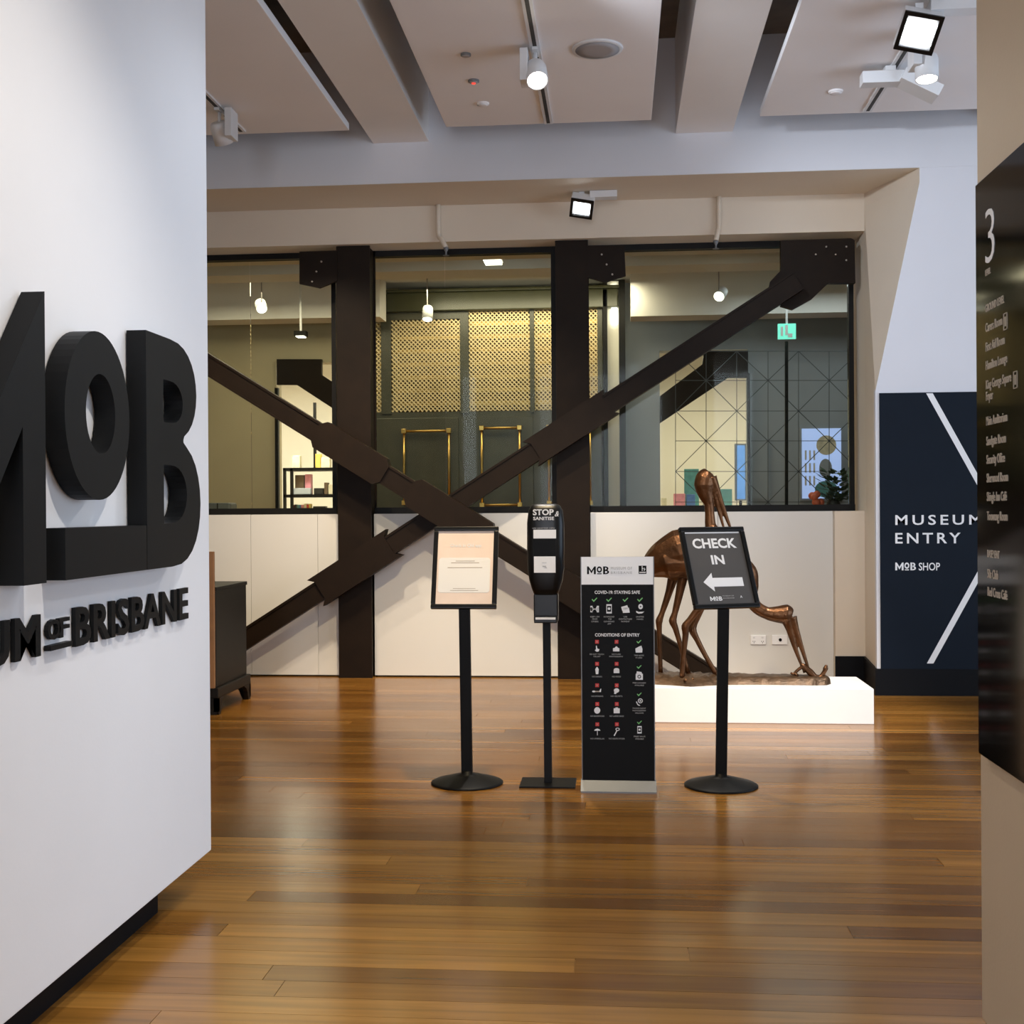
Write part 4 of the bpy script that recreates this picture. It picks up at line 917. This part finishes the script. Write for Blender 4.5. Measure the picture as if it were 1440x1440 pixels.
# shop shelves and goods
YX = 15.2; X_ = lambda px: hx(px, YX); Z_ = lambda py: hz(py, YX)
sh = thing('display_shelf', (X_(436), YX, 0), 'black framed shop shelving with goods behind the left glazing', 'shelf')
q0, q1 = X_(398), X_(486)
for z_ in (657, 695, 722): obj('shelf', MB().box(q0, q1, YX-.02, YX+.35, Z_(z_)-.02, Z_(z_)+.018), 'black_frame', sh)
for x in (q0, X_(408), q1-.03): obj('upright', MB().box(x, x+.035, YX-.02, YX+.02, 0, Z_(655)), 'black_frame', sh)
obj('upright', MB().box(X_(435), X_(438.5), YX+.2, YX+.24, Z_(657), Z_(560)), 'black_frame', sh)
obj('back_board', MB().box(q0, q1, YX+.35, YX+.37, 0, Z_(722)), 'shop_white', sh)
T657, T695, T722 = (Z_(657)+.0185, Z_(695)+.0185, Z_(722)+.0185)
def item(name, a, b, c_, d_, mt, label, cat, grp=None, dy=.08, dep=.1, page=False):
    x0, x1, z0, z1 = X_(a), X_(b), d_, Z_(c_)
    if page:
        o = thing(name, (x0, YX+dy, z0), label, cat, grp); obj('cover', MB().box(x0, x1, YX+dy, YX+dy+dep, z0, z1), mt, o)
        obj('pages', MB().box(x0+.003, x1-.003, YX+dy+.004, YX+dy+dep-.004, z1-.001, z1+.001), 'paper', o)
    else:
        obj(name, MB().bbox(x0, x1, YX+dy, YX+dy+dep, z0, z1, .006), mt, label=label, cat=cat, group=grp)

for a, b, mt, nm_ in ((406, 410, 'red', 'red'), (411, 412.5, 'black', 'black'), (415, 417.5, 'teal', 'teal'), (418, 420, 'blue', 'blue'), (420.4, 424, 'pink', 'pink'), (424.4, 428, 'cream', 'cream'), (428.4, 431, 'red', 'crimson'), (431.4, 433.5, 'yellow', 'yellow')):
    item('book', a, b, 707 + random.uniform(-1, 1), T722, 'item_'+mt, '%s book standing on the lowest shop shelf' % nm_, 'book', 'books on the lowest shop shelf', page=True)
item('framed_print', 412, 424.5, 665, T695, 'item_brown', 'dark framed print on the middle shop shelf', 'picture'); item('greeting_card', 426, 434.5, 664, T695, 'item_pink', 'pink and white card on the middle shop shelf', 'card')
item('gift_box', 453, 458, 676, T695, 'item_brown', 'slim brown gift box on the middle shop shelf', 'box'); item('tray', 412, 436, 684, T695, 'hall_grey', 'low grey tray on the middle shop shelf', 'tray', dy=.0, dep=.07)
item('tin', 439, 452, 684, T695, 'item_black', 'dark round-topped tin on the middle shop shelf', 'tin', dy=.06); item('basket', 459, 474, 679, T695, 'item_cream', 'pale basket on the middle shop shelf', 'basket')
item('yellow_book', 441, 448, 635, T657, 'item_yellow', 'large yellow book on top of the shop shelf', 'book', page=True); item('picture_book', 449, 461, 640, T657, 'item_cream', 'cream illustrated book on top of the shop shelf', 'book', page=True)
item('art_card', 408, 419, 637, T657, 'item_cream', 'cream card with coral print on top of the shelf', 'card'); item('hat_box', 437, 455, 710, T722, 'item_black', 'dark round bag on the lowest shop shelf', 'bag')
# silver box on a counter in the hall at left
YN = 10.6; c = oY(316, 716, YN); ct_ = thing('counter', (c.x, YN, 0), 'pale wooden counter behind the left glazing', 'counter')
zc_ = oY(316, 720, YN).z
obj('top', MB().bbox(c.x-.6, oY(342, 716, YN).x, YN-.2, YN+.3, zc_-.03, zc_, .004), 'item_cream', ct_); obj('front', MB().box(c.x-.58, oY(340, 716, YN).x, YN-.17, YN+.27, 0, zc_-.03), 'hall_wall', ct_)
sb = thing('metal_case', (c.x, YN, zc_), 'silver rounded metal case on the pale counter', 'case')
a, b = oY(291, 716, YN).x, oY(328, 716, YN).x; hh = oY(316, 707, YN).z - zc_
obj('shell', MB().bbox(a, b, YN-.08, YN+.12, zc_, zc_+hh, .02), 'aluminium', sb); obj('band', MB().box(a+.12, a+.13, YN-.083, YN-.078, zc_+.005, zc_+hh-.005), 'black_frame', sb)
# goods in the right cream opening
YW = 14.4; W = lambda px: hx(px, YW); V = lambda py: hz(py, YW)
tb = thing('display_table', (W(985), YW, 0), 'white display table in the cream opening behind the birds', 'table')
obj('top', MB().bbox(W(925), W(1045), YW-.2, YW+.3, V(716)-.03, V(716), .004), 'shop_white', tb)
for a in (927, 1040): obj('leg', MB().box(W(a), W(a)+.04, YW-.18, YW-.14, 0, V(716)-.03), 'shop_white', tb)
for a, b, c_, mt, nm_, ct2 in ((929, 937, 702, 'cream', 'small cream box on white display table', 'box'), (947, 963, 696, 'pink', 'pink patterned gift box on white display table', 'box'), (965, 977, 697, 'blue', 'navy patterned box on white display table', 'box'), (1013, 1029, 690, 'teal', 'green patterned gift bag on white display table', 'bag')):
    obj('gift_' + ct2, MB().bbox(W(a), W(b), YW, YW+.12, V(716)+.001, V(c_), .006), 'item_' + mt, label=nm_, cat=ct2)
obj('art_print', MB().bbox(W(963), W(984), YW+.2, YW+.22, V(716)+.001, V(661), .004), 'item_teal', label='teal patterned art print propped on display table', cat='picture')

# ------------------------------------------------------------------ lamps on and near the tracks, without fittings; the beam lamp is added
spot('partition_spot', (0.35, 2.5, 3.82), (XL, 2.7, 1.0), 95, NEUT, 62, .9, .06)
spot('partition_spot_far', (xt1, 4.6, 3.82), (XL, 3.5, 1.0), 40, COOL, 60, 1, .06)
spot('sculpture_spot', (xt2, 5.7, 3.82), (1.0, 7.7, .3), 330, NEUT, 36, .7, .05)
spot('sculpture_spot_left', (xt1, 5.4, 3.82), (.4, 8.4, .5), 100, NEUT, 55, .7, .05)
spot('dado_spot', (-1.4, 7.2, 3.85), (-1.2, 9.2, .3), 150, WARM, 76, .8, .05)
spot('dado_spot_left', (xt0, 7.0, 3.82), (-2.7, 9.3, .7), 90, WARM, 60, .8, .05)
spot('entry_spot', (-.4, 5.2, 3.85), (-.9, 7.4, 0), 220, (1, .80, .5), 78, .9, .06)
spot('added_beam_spot', (xt1, 5.6, 3.80), (2.5, 8.5, 2.5), 120, COOL, 62, .9, .06)  # invented lamp with no real source, added to brighten the far beam and wall
